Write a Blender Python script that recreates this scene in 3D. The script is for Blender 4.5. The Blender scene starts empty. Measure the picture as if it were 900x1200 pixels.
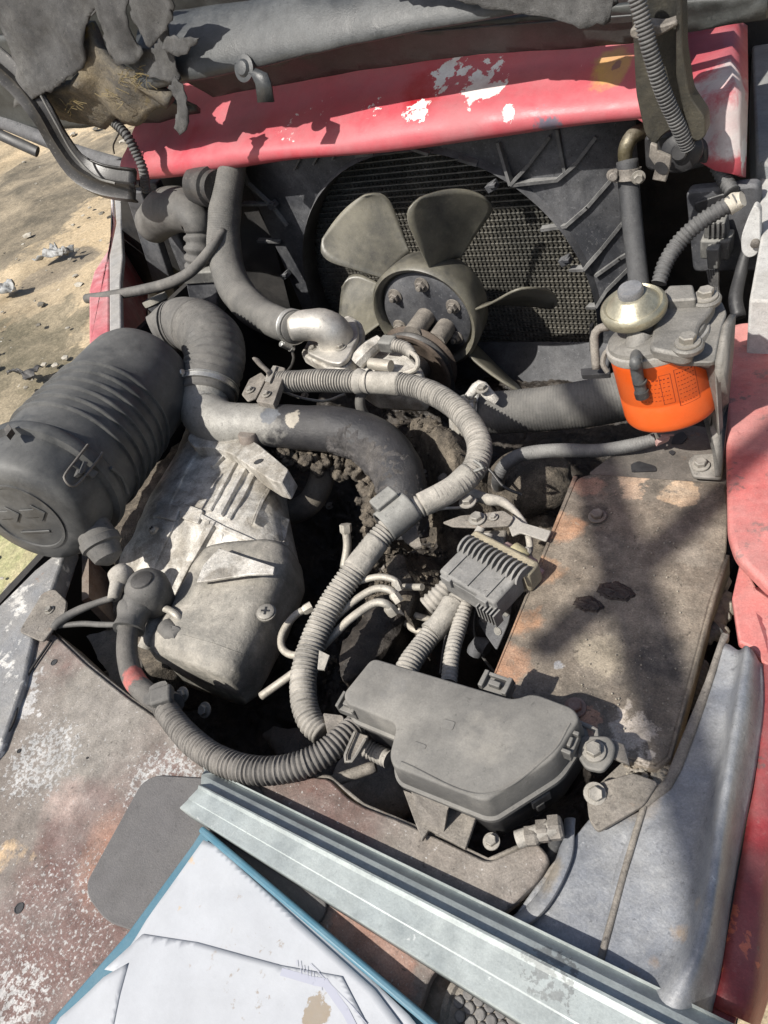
import bpy, bmesh, math, random
from mathutils import Vector, Matrix, noise
random.seed(7)
sc = bpy.context.scene
col = sc.collection
V = Vector

# ------------------------------------------------------------------ camera
F = 850.0; H = 0.60
_b = V((760, 1200, -F)); _a = V((-1296, 293, -F))
_Y = _b.normalized(); _X = -_a.normalized(); _X = (_X - _Y*_X.dot(_Y)).normalized(); _Z = _X.cross(_Y)
R = Matrix((_X, _Y, _Z))                       # camera axes -> world
cam = bpy.data.cameras.new('camera'); camo = bpy.data.objects.new('camera', cam); col.objects.link(camo)
cam.sensor_fit = 'HORIZONTAL'; cam.sensor_width = 36; cam.lens = 36*F/900
cam.clip_start = 0.01; cam.clip_end = 300
camo.matrix_world = Matrix.Translation((0, 0, H)) @ R.to_4x4()
sc.camera = camo
# ------------------------------------------------------------------ light
SUN = V((-0.25, -0.60, 0.82)).normalized()     # towards the sun
w = bpy.data.worlds.new('World'); sc.world = w; w.use_nodes = True
nt = w.node_tree; bg = nt.nodes['Background']; sky = nt.nodes.new('ShaderNodeTexSky')
sky.sky_type = 'NISHITA'; sky.sun_disc = False
sky.sun_elevation = math.asin(SUN.z); sky.sun_rotation = math.atan2(SUN.x, SUN.y)
sky.air_density = 1.0; sky.dust_density = 2.5; sky.ozone_density = 0.6
nt.links.new(sky.outputs[0], bg.inputs[0]); bg.inputs[1].default_value = 0.085
sl = bpy.data.lights.new('sun', 'SUN'); sl.energy = 4.8; sl.angle = math.radians(0.6); sl.color = (1, 0.955, 0.88)
so = bpy.data.objects.new('sun', sl); col.objects.link(so); so.rotation_euler = SUN.to_track_quat('Z', 'Y').to_euler()
so.location = (0, 0, 4)
sc.view_settings.view_transform = 'Standard'; sc.view_settings.look = 'None'
sc.view_settings.exposure = 0.38; sc.view_settings.gamma = 1; sc.view_settings.use_curve_mapping = False

# ------------------------------------------------------------------ placing: a ray through the lens meets a plane of the place
CO = V((0, 0, H))
def ray(x, y): return R @ V((x-450, 600-y, -F))
def pz(x, y, z=0.0):
    d = ray(x, y); return CO + d*((z-H)/d.z)
def py(x, y, Y):
    d = ray(x, y); return CO + d*(Y/d.y)
def pxx(x, y, X):
    d = ray(x, y); return CO + d*(X/d.x)
def pd(x, y, dep): return CO + ray(x, y)*(dep/F)
def mpp(p): return -(R.transposed() @ (p-CO)).z/F       # metres per pixel at a point
def T(seq):
    """(x, y, z, radius in px) -> points, radii; a Vector may stand for x, y, z"""
    P, r = [], []
    for s in seq:
        if isinstance(s[0], Vector): p = s[0]; q = s[1]
        else: p = pz(s[0], s[1], s[2]); q = s[3]
        P.append(p); r.append(q*mpp(p))
    return P, r

# ------------------------------------------------------------------ materials
MATS = {}
def nd(t, k, **kw):
    n = t.nodes.new(k)
    for a, b in kw.items(): setattr(n, a, b)
    return n
def mat(name, base, rough=0.6, metal=0.0, dust=(0.30, 0.28, 0.25), dustamt=0.45, dscale=14, up=0.35,
        base2=None, b2scale=6, chips=None, spots=(), bump=0.25, bscale=350, grain=0.18, gscale=600, spec=0.5, lump=0.0, lscale=40, b2lo=0.45, b2hi=0.6, transl=0):
    """procedural surface: base + second tone patches + settled dust + chips near given places + grain + bump"""
    if name in MATS: return MATS[name]
    m = bpy.data.materials.new(name); m.use_nodes = True; MATS[name] = m
    t = m.node_tree; L = t.links.new; bs = t.nodes['Principled BSDF']
    geo = nd(t, 'ShaderNodeNewGeometry'); pos = geo.outputs['Position']
    def nz(scale, det=6, rg=0.6, dist=0.0):
        n = nd(t, 'ShaderNodeTexNoise'); n.inputs['Scale'].default_value = scale; n.inputs['Detail'].default_value = det
        n.inputs['Roughness'].default_value = rg; n.inputs['Distortion'].default_value = dist; L(pos, n.inputs['Vector']); return n.outputs['Fac']
    def rng(v, a, b, c=0.0, d=1.0):
        n = nd(t, 'ShaderNodeMapRange'); n.inputs[1].default_value = a; n.inputs[2].default_value = b
        n.inputs[3].default_value = c; n.inputs[4].default_value = d; L(v, n.inputs[0]); return n.outputs[0]
    def mul(a, b, op='MULTIPLY'):
        n = nd(t, 'ShaderNodeMath', operation=op, use_clamp=(op != 'SUBTRACT'))
        for i, q in enumerate((a, b)):
            if isinstance(q, (int, float)): n.inputs[i].default_value = q
            else: L(q, n.inputs[i])
        return n.outputs[0]
    def mix(f, a, b, bt='MIX'):
        n = nd(t, 'ShaderNodeMix', data_type='RGBA', blend_type=bt)
        for i, q in ((0, f), (6, a), (7, b)):
            if isinstance(q, (int, float)): n.inputs[i].default_value = q
            elif isinstance(q, tuple): n.inputs[i].default_value = (*q, 1)
            else: L(q, n.inputs[i])
        return n.outputs[2]
    c = base
    rg = rough
    if base2: c = mix(rng(nz(b2scale, 8, 0.65, 0.4), b2lo, b2hi), c, base2)
    for s in spots:      # (centre, radius, colour, noise scale, threshold, softness)
        ctr, rad, cc, sc_, th, sf = s
        vm = nd(t, 'ShaderNodeVectorMath', operation='DISTANCE'); L(pos, vm.inputs[0]); vm.inputs[1].default_value = ctr
        near = rng(vm.outputs['Value'], rad, rad*0.25, 0.0, 1.0)
        v = mul(mul(near, 0.5), mul(rng(nz(sc_, 7, 0.65), 0.25, 0.75), 0.5), 'ADD')
        if th > 0.66: th += 0.0
        c = mix(mul(rng(v, th, th+sf), rng(near, 0.0, 0.25)), c, cc)
    if chips:
        for cc, sc_, th, sf in chips: c = mix(rng(nz(sc_, 8, 0.7), th, th+sf), c, cc)
    n1 = rng(nz(dscale, 9, 0.72, 0.3), 0.40, 0.66)
    f = mul(n1, dustamt)
    if up:
        sx = nd(t, 'ShaderNodeSeparateXYZ'); L(geo.outputs['Normal'], sx.inputs[0])
        f = mul(f, mul(rng(sx.outputs[2], -0.1, 0.9), up), 'ADD')
    c = mix(f, c, dust)
    if dustamt and grain:
        sp1 = rng(nz(230, 3, 0.6), 0.62, 0.70, 0, min(.5, grain*1.5)); c = mix(sp1, c, tuple(min(1, k*1.05) for k in dust))
        sp2 = rng(nz(170, 4, 0.65, .5), 0.61, 0.70, 0, min(.75, grain*2.6)); c = mix(sp2, c, tuple(k*.35 for k in base))
    g = rng(nz(gscale, 3, 0.7), 0.3, 0.7, 1-grain*0.8, 1+grain*0.8)
    g2 = rng(nz(45, 8, 0.75), 0.3, 0.7, 1-grain*1.3, 1+grain*1.3)
    c = mix(1.0, c, mul2(t, g, g2), 'MULTIPLY')
    L(c, bs.inputs['Base Color'])
    r = rng(mul(f, mul(nz(28, 7, .7), .5), 'ADD'), 0.15, 1.0, max(.1, rg-.08), min(1, rg+0.35)); L(r, bs.inputs['Roughness'])
    if metal: L(rng(f, 0.1, 0.8, metal, metal*0.15), bs.inputs['Metallic'])
    bs.inputs['Specular IOR Level'].default_value = spec
    if bump:
        bp = nd(t, 'ShaderNodeBump'); bp.inputs['Strength'].default_value = bump; bp.inputs['Distance'].default_value = 0.002
        h = mul3(t, nz(bscale, 6, 0.7), nz(lscale, 6, 0.6), 1+lump*4)
        L(h, bp.inputs['Height']); L(bp.outputs[0], bs.inputs['Normal'])
    if transl:
        bs.inputs['Subsurface Weight'].default_value = transl; bs.inputs['Subsurface Radius'].default_value = (0.01, 0.009, 0.005)
    return m
def mul2(t, a, b):
    n = t.nodes.new('ShaderNodeMath'); n.operation = 'MULTIPLY'; t.links.new(a, n.inputs[0]); t.links.new(b, n.inputs[1]); return n.outputs[0]
def mul3(t, a, b, k):
    n = t.nodes.new('ShaderNodeMath'); n.operation = 'MULTIPLY_ADD'; t.links.new(b, n.inputs[0]); n.inputs[1].default_value = k; t.links.new(a, n.inputs[2]); return n.outputs[0]

# ------------------------------------------------------------------ objects
def thing(name, label, cat, loc=(0, 0, 0), group=None):
    o = bpy.data.objects.new(name, None); col.objects.link(o); o.location = loc; o.empty_display_size = 0.02
    o['label'] = label; o['category'] = cat
    if group: o['group'] = group
    return o
def root_loc(p):
    v = V((0, 0, 0))
    while p is not None: v += p.location; p = p.parent
    return v
def link(bm, name, m, parent=None, smooth=True, bevel=0, bseg=2, sub=0, label=None, cat=None, kind=None, group=None, origin=None, sharp=40):
    me = bpy.data.meshes.new(name); bmesh.ops.remove_doubles(bm, verts=bm.verts, dist=1e-6)
    bmesh.ops.recalc_face_normals(bm, faces=bm.faces)
    if parent is not None: off = root_loc(parent)
    elif origin is not None: off = V(origin)
    else:
        off = V((0, 0, 0)); n = len(bm.verts)
        for v in bm.verts: off += v.co/n
    bmesh.ops.translate(bm, verts=bm.verts, vec=-off)
    bm.to_mesh(me); bm.free(); me.materials.append(m)
    o = bpy.data.objects.new(name, me); col.objects.link(o)
    if parent is not None: o.parent = parent
    else: o.location = off
    if smooth: me.polygons.foreach_set('use_smooth', [True]*len(me.polygons))
    if smooth and sharp: me.set_sharp_from_angle(angle=math.radians(sharp))
    if bevel:
        b = o.modifiers.new('bevel', 'BEVEL'); b.width = bevel; b.segments = bseg; b.limit_method = 'ANGLE'; b.angle_limit = math.radians(35)
        b.harden_normals = False
    if sub:
        s = o.modifiers.new('sub', 'SUBSURF'); s.levels = sub; s.render_levels = sub
    if label: o['label'] = label
    if cat: o['category'] = cat
    if kind: o['kind'] = kind
    if group: o['group'] = group
    return o
def NB(): return bmesh.new()

# ------------------------------------------------------------------ shapes (all in world metres)
def spline(P, r, step):
    """Catmull-Rom, even steps"""
    out = []; n = len(P)
    for i in range(n-1):
        p0 = P[i-1] if i else P[0]*2-P[1]; p1 = P[i]; p2 = P[i+1]; p3 = P[i+2] if i+2 < n else P[-1]*2-P[-2]
        k = max(2, int((p2-p1).length/step*1.5)+4)
        for j in range(k):
            t = j/k; t2 = t*t; t3 = t2*t
            out.append((0.5*((2*p1)+(p2-p0)*t+(2*p0-5*p1+4*p2-p3)*t2+(3*p1-p0-3*p2+p3)*t3), r[i]+(r[i+1]-r[i])*(3*t2-2*t3)))
    out.append((P[-1], r[-1]))
    D = [0]
    for a, b in zip(out, out[1:]): D.append(D[-1]+(b[0]-a[0]).length)
    tot = D[-1]; m = max(3, int(round(tot/step))); res = []; j = 0
    for i in range(m+1):
        s = tot*i/m
        while j < len(D)-2 and D[j+1] < s: j += 1
        u = (s-D[j])/max(1e-9, D[j+1]-D[j]); u = max(0, min(1, u))
        res.append((out[j][0].lerp(out[j+1][0], u), out[j][1]*(1-u)+out[j+1][1]*u))
    return res
def ring(bm, c, n, u, r, seg, sq=1.0, jit=0):
    v = n.cross(u); vs = []
    for k in range(seg):
        a = 2*math.pi*k/seg
        q = c + u*(math.cos(a)*r) + v*(math.sin(a)*r*sq)
        if jit: q += n*0 + (q-c)*(noise.noise(q*60)*jit)
        vs.append(bm.verts.new(q))
    return vs
def skin(bm, rings, cap=True):
    for A, B in zip(rings, rings[1:]):
        n = len(A)
        for k in range(n): bm.faces.new((A[k], A[(k+1) % n], B[(k+1) % n], B[k]))
    if cap:
        bm.faces.new(rings[0][::-1]); bm.faces.new(rings[-1])
def tube(bm, P, r, seg=16, step=0.006, corr=None, cap=True, jit=0, wall=0, sq=1.0):
    """corr = (pitch, depth fraction): ribbed conduit with real ridges"""
    if isinstance(r, (int, float)): r = [r]*len(P)
    if corr: step = corr[0]/4
    S = spline(P, r, step)
    tan = []
    for i in range(len(S)):
        a = S[max(0, i-1)][0]; b = S[min(len(S)-1, i+1)][0]; tan.append((b-a).normalized())
    u = tan[0].orthogonal().normalized(); rings = []
    for i, (p, rr) in enumerate(S):
        n = tan[i]; u = (u-n*u.dot(n)).normalized()
        k = rr
        if corr: k = rr*(1.0, 1.0, 1-corr[1], 1-corr[1])[i % 4]*(1+.035*noise.noise(p*35)+(.02*noise.noise(p*400) if corr[1] > .1 else 0))
        rings.append(ring(bm, p, n, u, k, seg, sq, jit))
    skin(bm, rings, cap and not wall)
    if wall:   # open end showing the bore
        n = tan[-1]; inner = ring(bm, S[-1][0], n, u, S[-1][1]*(1-wall), seg); deep = ring(bm, S[-1][0]-n*0.02, n, u, S[-1][1]*(1-wall), seg)
        skin(bm, [rings[-1], inner, deep], False); bm.faces.new(deep); bm.faces.new(rings[0][::-1])
    return S
def lathe(bm, c, ax, prof, seg=32, cap=True, u=None, sq=1.0):
    ax = ax.normalized(); u = (u or ax.orthogonal()); u = (u-ax*u.dot(ax)).normalized(); rings = []
    for r, h in prof: rings.append(ring(bm, c+ax*h, ax, u, max(r, 1e-5), seg, sq))
    skin(bm, rings, cap)
def prism(bm, top, off):
    """polygon (world points, any order) and the same moved by off"""
    a = [bm.verts.new(p) for p in top]; b = [bm.verts.new(p+off) for p in top]; n = len(a)
    bm.faces.new(a); bm.faces.new(b[::-1])
    for k in range(n): bm.faces.new((a[k], b[k], b[(k+1) % n], a[(k+1) % n]))
def taper_prism(bm, top, low):
    a = [bm.verts.new(p) for p in top]; b = [bm.verts.new(p) for p in low]; n = len(a)
    bm.faces.new(a); bm.faces.new(b[::-1])
    for k in range(n): bm.faces.new((a[k], b[k], b[(k+1) % n], a[(k+1) % n]))
def frame_of(n, x=None):
    n = n.normalized(); x = (x or n.orthogonal()); x = (x-n*x.dot(n)).normalized(); return x, n.cross(x), n
def box(bm, c, x, y, z, sx, sy, sz):
    vs = [bm.verts.new(c+x*(i*sx/2)+y*(j*sy/2)+z*(k*sz/2)) for i in (-1, 1) for j in (-1, 1) for k in (-1, 1)]
    for q in ((0, 1, 3, 2), (4, 6, 7, 5), (0, 4, 5, 1), (2, 3, 7, 6), (0, 2, 6, 4), (1, 5, 7, 3)): bm.faces.new([vs[i] for i in q])
def rnd(P, r, n=4):
    """round the corners of a polygon of world points"""
    out = []; N = len(P)
    rr = r if isinstance(r, (list, tuple)) else [r]*N
    for i in range(N):
        a, b, c = P[i-1], P[i], P[(i+1) % N]
        if rr[i] <= 0: out.append(b); continue
        da = (a-b); dc = (c-b); q = min(rr[i], da.length*0.45, dc.length*0.45)
        s = b+da.normalized()*q; e = b+dc.normalized()*q
        for k in range(n+1):
            t = k/n; out.append(s.lerp(b, t).lerp(b.lerp(e, t), t))
    return out
def pol(pts, z): return [pz(x, y, z) for x, y in pts]
def poly_y(pts, Y): return [py(x, y, Y) for x, y in pts]
def bolt(parent, c, n, d=0.012, m=None, name='bolt', washer=True, stud=False):
    bm = NB(); n = n.normalized(); a = random.random()*3
    u = (Matrix.Rotation(a, 3, n) @ n.orthogonal()).normalized(); r = d/2
    if washer: lathe(bm, c-n*r*0.1, n, [(r*1.45, 0), (r*1.5, r*.06), (r*1.45, r*0.24), (r*.9, r*.3)], 20)
    lathe(bm, c+n*r*0.18, n, [(r*1.0, 0), (r*1.0, r*.72), (r*0.86, r*0.86), (r*.55, r*.8)], 6, u=u)
    if stud: lathe(bm, c+n*r*.5, n, [(r*.5, 0), (r*.5, r*1.1), (r*.4, r*1.2)], 12)
    return link(bm, name, m or M_bolt, parent, sharp=30)
def clamp(parent, c, ax, r, w=0.011, ang=0.0, m=None):
    """worm drive hose clamp"""
    bm = NB(); ax = ax.normalized(); up = V((0, 0, 1)); u = (up-ax*up.dot(ax)).normalized(); v = ax.cross(u)
    d = u*math.cos(ang)+v*math.sin(ang); s = ax.cross(d)
    lathe(bm, c-ax*w/2, ax, [(r*1.0, 0), (r*1.07, 0), (r*1.07, w*.12), (r*1.04, w*.2), (r*1.04, w*.8), (r*1.07, w*.88), (r*1.07, w), (r*1.0, w)], 48, cap=False)
    for k in range(26):
        a = 0.5+k*0.085; dd = d*math.cos(a)+s*math.sin(a)
        box(bm, c+dd*(r*1.045), ax, d*-math.sin(a)+s*math.cos(a), dd, w*.5, r*.03, r*.02)
    h = c+d*(r*1.07+w*.35)
    lathe(bm, h-s*w*.9, s, [(w*.32, 0), (w*.42, w*.08), (w*.42, w*1.5), (w*.36, w*1.55), (w*.36, w*1.6), (w*.5, w*1.62), (w*.5, w*2.1), (w*.3, w*2.15)], 12)
    box(bm, c+d*(r*1.07+w*.12), ax, s, d, w*1.1, w*1.3, w*.3)
    return link(bm, 'hose_clamp', m or M_zinc, parent, sharp=35)
def fbm(p, s, o=5): return noise.fractal(p*s, 1.0, 2.0, o)
def sheet(bm, fn, nu, nv):
    g = [[bm.verts.new(fn(i/nu, j/nv)) for j in range(nv+1)] for i in range(nu+1)]
    for i in range(nu):
        for j in range(nv): bm.faces.new((g[i][j], g[i+1][j], g[i+1][j+1], g[i][j+1]))
    return g
def quad(a, b, c, d):
    return lambda u, v: (a*(1-u)+b*u)*(1-v)+(d*(1-u)+c*u)*v
def thick(o, t, off=-1):
    s = o.modifiers.new('solid', 'SOLIDIFY'); s.thickness = t; s.offset = off; return o
def subdiv_shape(bm, cuts_len=0.01):
    for _ in range(6):
        es = [e for e in bm.edges if e.calc_length() > cuts_len]
        if not es: break
        bmesh.ops.subdivide_edges(bm, edges=es, cuts=1, use_grid_fill=True)
    bmesh.ops.triangulate(bm, faces=[f for f in bm.faces if len(f.verts) > 4])
def rough_up(bm, amp, s, seed=0):
    bm.normal_update()
    d = [(v, v.normal*(amp*fbm(v.co+V((seed, seed, 0)), s))) for v in bm.verts]
    for v, q in d: v.co += q
# colours: linear albedo
M_bolt = mat('zinc bolt', (0.28, 0.265, 0.235), 0.45, 0.6, dustamt=0.5, up=0.3, bump=0.2)
M_zinc = mat('clamp steel', (0.50, 0.50, 0.48), 0.35, 0.85, dustamt=0.3, up=0.15, bump=0.15)
M_rubber = mat('dusty rubber', (0.06, 0.059, 0.057), 0.6, dust=(0.19, 0.18, 0.165), dustamt=0.55, up=0.25, bump=0.12)
M_rubberd = mat('clean black rubber', (0.018, 0.018, 0.020), 0.45, dustamt=0.12, up=0.12, bump=0.2)
M_loom = mat('dusty conduit', (0.13, 0.125, 0.115), 0.7, dust=(0.38, 0.355, 0.315), dustamt=0.6, up=0.5, bump=0.3)
M_loomd = mat('dark conduit', (0.035, 0.036, 0.038), 0.6, dust=(0.24, 0.235, 0.225), dustamt=0.35, up=0.2, bump=0.25)
M_tape = mat('loom tape', (0.14, 0.135, 0.12), 0.8, dust=(0.44, 0.41, 0.36), dustamt=0.6, up=0.5, bump=0.7, bscale=200)
M_plast = mat('dusty black plastic', (0.06, 0.06, 0.06), 0.5, dust=(0.30, 0.295, 0.27), dustamt=0.4, up=0.5, bump=0.12)
M_canister = mat('canister plastic', (0.035, 0.037, 0.039), 0.42, dust=(0.165, 0.163, 0.155), dustamt=0.5, up=0.25, bump=0.04, grain=0.1)
M_black = mat('black plastic', (0.012, 0.012, 0.014), 0.45, dust=(0.12, 0.12, 0.12), dustamt=0.25, up=0.12, bump=0.1)
M_shroud = mat('shroud plastic', (0.028, 0.030, 0.036), 0.55, dust=(0.20, 0.20, 0.205), dustamt=0.45, dscale=9, up=0.35, bump=0.15, grain=0.25)
M_alu = mat('cast aluminium', (0.58, 0.56, 0.52), 0.5, 0.15, dust=(0.30, 0.27, 0.22), dustamt=0.6, dscale=18, up=0.05, bump=0.7, bscale=260, grain=0.3, base2=(0.27, 0.25, 0.22), b2scale=22, chips=[((0.09, 0.075, 0.06), 55, 0.63, 0.1)])
M_aluc = mat('clean aluminium', (0.55, 0.53, 0.49), 0.42, 0.65, dust=(0.32, 0.29, 0.25), dustamt=0.45, up=0.1, bump=0.35, bscale=500)
M_motor = mat('motor paint', (0.15, 0.145, 0.13), 0.55, 0.1, dust=(0.40, 0.37, 0.32), dustamt=0.7, dscale=24, up=0.25, bump=0.5, bscale=300, chips=[((0.40, 0.38, 0.34), 60, 0.64, 0.06)])
M_mud = mat('oily mud', (0.036, 0.030, 0.024), 0.85, dust=(0.175, 0.148, 0.115), dustamt=0.75, dscale=28, up=0.30, bump=1.0, bscale=320, grain=0.5, lump=0.6)
M_oil = mat('oily black casting', (0.010, 0.009, 0.009), 0.42, dust=(0.075, 0.062, 0.05), dustamt=0.5, dscale=25, up=0.18, bump=0.8, bscale=220, grain=0.4, lump=0.5)
M_dark = mat('dark bay paint', (0.012, 0.012, 0.013), 0.6, dust=(0.06, 0.055, 0.05), dustamt=0.4, up=0.25, bump=0.3)
M_steel = mat('dirty steel', (0.17, 0.155, 0.14), 0.55, 0.3, dust=(0.26, 0.235, 0.20), dustamt=0.6, up=0.25, bump=0.5, bscale=250, grain=0.3, chips=[((0.22, 0.10, 0.05), 30, 0.62, 0.08)])
M_pipe = mat('tin plated pipe', (0.42, 0.40, 0.35), 0.4, 0.4, dust=(0.33, 0.29, 0.24), dustamt=0.4, up=0.25, bump=0.3)
M_pink = mat('faded red plastic', (0.42, 0.24, 0.22), 0.6, dustamt=0.35, up=0.25, bump=0.2)
M_yel = mat('yellowed nylon', (0.50, 0.44, 0.22), 0.5, dustamt=0.35, up=0.2, bump=0.2)
# ================================================================== SETTING: ground
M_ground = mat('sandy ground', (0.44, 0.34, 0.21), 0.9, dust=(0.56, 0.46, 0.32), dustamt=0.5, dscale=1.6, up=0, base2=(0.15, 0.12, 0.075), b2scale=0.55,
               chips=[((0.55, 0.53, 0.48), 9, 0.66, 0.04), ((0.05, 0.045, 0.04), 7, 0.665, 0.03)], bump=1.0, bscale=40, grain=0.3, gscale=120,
               spots=[(tuple(pz(20, 660, -1)), 1.3, (0.20, 0.23, 0.09), 2.5, 0.52, 0.22), (tuple(pz(20, 235, -1)), 2.6, (0.10, 0.085, 0.06), 1.5, 0.50, 0.06), (tuple(pz(-20, 440, -1)), 1.1, (0.11, 0.095, 0.06), 2, 0.5, 0.05), (tuple(pz(70, 308, -1)), .5, (0.17, 0.14, 0.10), 3, 0.5, 0.08)])  # dark spots: cast shadows of the hood and others, painted into the sand
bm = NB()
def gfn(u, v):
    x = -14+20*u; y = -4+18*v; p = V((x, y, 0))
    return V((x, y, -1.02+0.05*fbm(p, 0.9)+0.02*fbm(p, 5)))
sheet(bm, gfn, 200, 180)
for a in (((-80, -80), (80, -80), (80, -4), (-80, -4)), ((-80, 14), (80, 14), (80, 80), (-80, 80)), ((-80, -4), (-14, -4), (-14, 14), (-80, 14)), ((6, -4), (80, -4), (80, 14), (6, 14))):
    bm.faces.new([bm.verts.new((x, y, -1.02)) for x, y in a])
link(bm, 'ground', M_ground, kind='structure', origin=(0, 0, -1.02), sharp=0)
bm = NB()
for i in range(160):
    c = pz(random.uniform(-30, 240), random.uniform(140, 720), -1.0); s = random.choice((0.010, 0.014, 0.02, 0.04))*random.uniform(.6, 1.2)*.8
    k = bmesh.ops.create_icosphere(bm, subdivisions=1, radius=s)
    for v in k['verts']: v.co = c+V((v.co.x*1.4, v.co.y, v.co.z*.5))+V((noise.noise(v.co*90+c*9), noise.noise(v.co*80-c*7), 0))*s*.6
M_stone = mat('pale stones', (0.40, 0.37, 0.31), 0.9, dustamt=0.3, up=0, base2=(0.10, 0.09, 0.07), b2scale=3, bump=0.5)
link(bm, 'gravel', M_stone, kind='stuff', smooth=False, label='loose pebbles and rubble scattered over the sandy ground', cat='gravel')
M_scrap = mat('grey plastic scrap', (0.33, 0.34, 0.34), 0.5, dustamt=0.3, up=0.1, base2=(0.05, 0.05, 0.05), b2scale=20)
def scrap(x, y, sz, seed, label, m=None):
    c = pz(x, y, -0.97); bm = NB()
    sheet(bm, lambda u, v: c+V(((u-.5)*sz*1.7, (v-.5)*sz*(.5+.5*math.sin(u*5+seed)), 0.06*sz*10*noise.noise(V((u*4, v*4, seed)))*.6+.02)), 14, 9)
    o = link(bm, 'litter_scrap', m or M_scrap, label=label, cat='litter', group='litter lying on the sandy ground', sharp=0); thick(o, 0.003)
scrap(68, 298, .20, 1.2, 'crumpled grey plastic scrap on sunlit sand left of the red side panel')
scrap(30, 440, .12, 3.1, 'small black rag lying on the sand beside the air cleaner', M_rubberd)
scrap(8, 340, .14, 5.4, 'crumpled grey scrap at the left picture edge, above the black rag')

# ================================================================== VEHICLE BODY
RED = (0.42, 0.055, 0.065)
body = thing('vehicle_body', 'red and grey steel body of the machine around the open engine bay', 'vehicle body', (-0.5, 0.5, -0.5))
# bay walls and floor (dark sheet metal)
def slab(bm, x0, x1, y0, y1, z0, z1): box(bm, V(((x0+x1)/2, (y0+y1)/2, (z0+z1)/2)), V((1, 0, 0)), V((0, 1, 0)), V((0, 0, 1)), x1-x0, y1-y0, z1-z0)
bm = NB(); slab(bm, -1.22, 0.0, 0.06, 1.5, -0.60, -0.58); link(bm, 'bay_floor', M_dark, body)
bm = NB(); slab(bm, -1.00, -0.985, 0.10, 0.62, -0.58, -0.035); link(bm, 'bay_wall', M_dark, body)
bm = NB(); slab(bm, -0.985, -0.03, 0.075, 0.085, -0.58, -0.06); link(bm, 'bay_wall', M_dark, body)
bm = NB(); slab(bm, -0.045, -0.035, 0.085, 1.1, -0.58, -0.05); link(bm, 'bay_wall', M_dark, body)
bm = NB(); slab(bm, -1.24, -1.225, 0.62, 1.4, -0.58, 0.0); link(bm, 'bay_wall', M_dark, body)
bm = NB(); slab(bm, -1.24, 0.05, 1.45, 1.46, -0.58, 0.35); link(bm, 'bay_wall', M_dark, body)
bm = NB(); slab(bm, -1.22, -0.9, 0.6, 0.615, -0.58, -0.06); link(bm, 'bay_wall', M_dark, body)
# left side panel: flange + outer skin, faded red with worn grey inner edge
M_side = mat('faded red side panel', (0.48, 0.10, 0.12), 0.5, dust=(0.42, 0.33, 0.32), dustamt=0.6, dscale=5, up=0.15,
             chips=[((0.55, 0.28, 0.30), 6, 0.52, 0.1), ((0.5, 0.12, 0.05), 60, 0.66, 0.03)], spots=[(tuple(pz(135, 240, 0.07)), 0.16, (0.75, 0.74, 0.72), 14, 0.55, 0.08)], bump=0.2)
M_sideg = mat('worn grey flange', (0.33, 0.33, 0.33), 0.5, dustamt=0.4, chips=[((0.6, 0.6, 0.58), 25, 0.62, 0.05), ((0.5, 0.13, 0.10), 14, 0.60, 0.08)], bump=0.2)
zs = 0.07
bm = NB(); prism(bm, pol([(126, 190), (131, 262), (128, 290), (110, 318), (104, 340), (104, 400), (110, 470), (126, 470), (128, 390), (128, 300), (133, 262), (132, 190)], zs), V((0, 0, -0.16)))
link(bm, 'side_panel', M_side, body, bevel=0.004)
bm = NB(); prism(bm, pol([(131, 190), (136, 262), (128, 300), (128, 392), (128, 470), (143, 470), (142, 390), (141, 330), (144, 300), (142, 262), (143, 226), (140, 190)], zs+0.003), V((0, 0, -0.012)))
link(bm, 'panel_flange', M_sideg, body, bevel=0.003)
# deck: rusted, flaked grey-white, with hole row; edge of the bay
M_deck = mat('rusted deck plate', (0.17, 0.145, 0.125), 0.75, dust=(0.30, 0.28, 0.26), dustamt=0.5, dscale=8, up=0.0, base2=(0.13, 0.072, 0.060), b2scale=5.0, b2lo=0.50, b2hi=0.62,
    spots=[(tuple(pz(90, 1080, 0)), 0.22, (0.135, 0.072, 0.062), 8, 0.52, 0.2), (tuple(pz(120, 830, 0)), 0.16, (0.215, 0.195, 0.17), 10, 0.5, 0.2), (tuple(pz(130, 1000, 0)), 0.09, (0.25, 0.135, 0.095), 14, 0.55, 0.25), (tuple(pz(75, 940, 0)), 0.05, (0.36, 0.27, 0.235), 14, 0.55, 0.25),
           (tuple(pz(540, 1010, 0)), 0.12, (0.19, 0.165, 0.14), 12, 0.5, 0.2), (tuple(pz(430, 1120, 0)), 0.07, (0.29, 0.135, 0.09), 30, 0.5, 0.12), (tuple(pz(5, 1010, 0)), 0.06, (0.50, 0.36, 0.22), 20, 0.7, 0.1),
           (tuple(pz(190, 920, 0)), 0.12, (0.40, 0.40, 0.395), 170, 0.72, 0.07), (tuple(pz(50, 890, 0)), 0.12, (0.40, 0.40, 0.395), 170, 0.71, 0.07), (tuple(pz(10, 820, 0)), 0.12, (0.45, 0.45, 0.45), 60, 0.68, 0.05), (tuple(pz(60, 1090, 0)), 0.22, (0.40, 0.39, 0.38), 260, 0.79, 0.07), (tuple(pz(10, 1180, 0)), 0.10, (0.42, 0.41, 0.40), 150, 0.73, 0.06)],
    chips=[((0.50, 0.50, 0.49), 230, 0.615, 0.03)], bump=0.5, bscale=300, grain=0.3)
dk = [(38, 746), (62, 742), (100, 778), (150, 818), (185, 842), (200, 856), (240, 890), (300, 905), (385, 912), (408, 935), (425, 945), (470, 962), (520, 985), (572, 1010), (628, 985), (645, 1005), (632, 1030), (598, 1062), (560, 1090), (505, 1142), (488, 1190), (470, 1330), (-80, 1330), (-80, 960), (-10, 880), (22, 820), (30, 790)]
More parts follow.
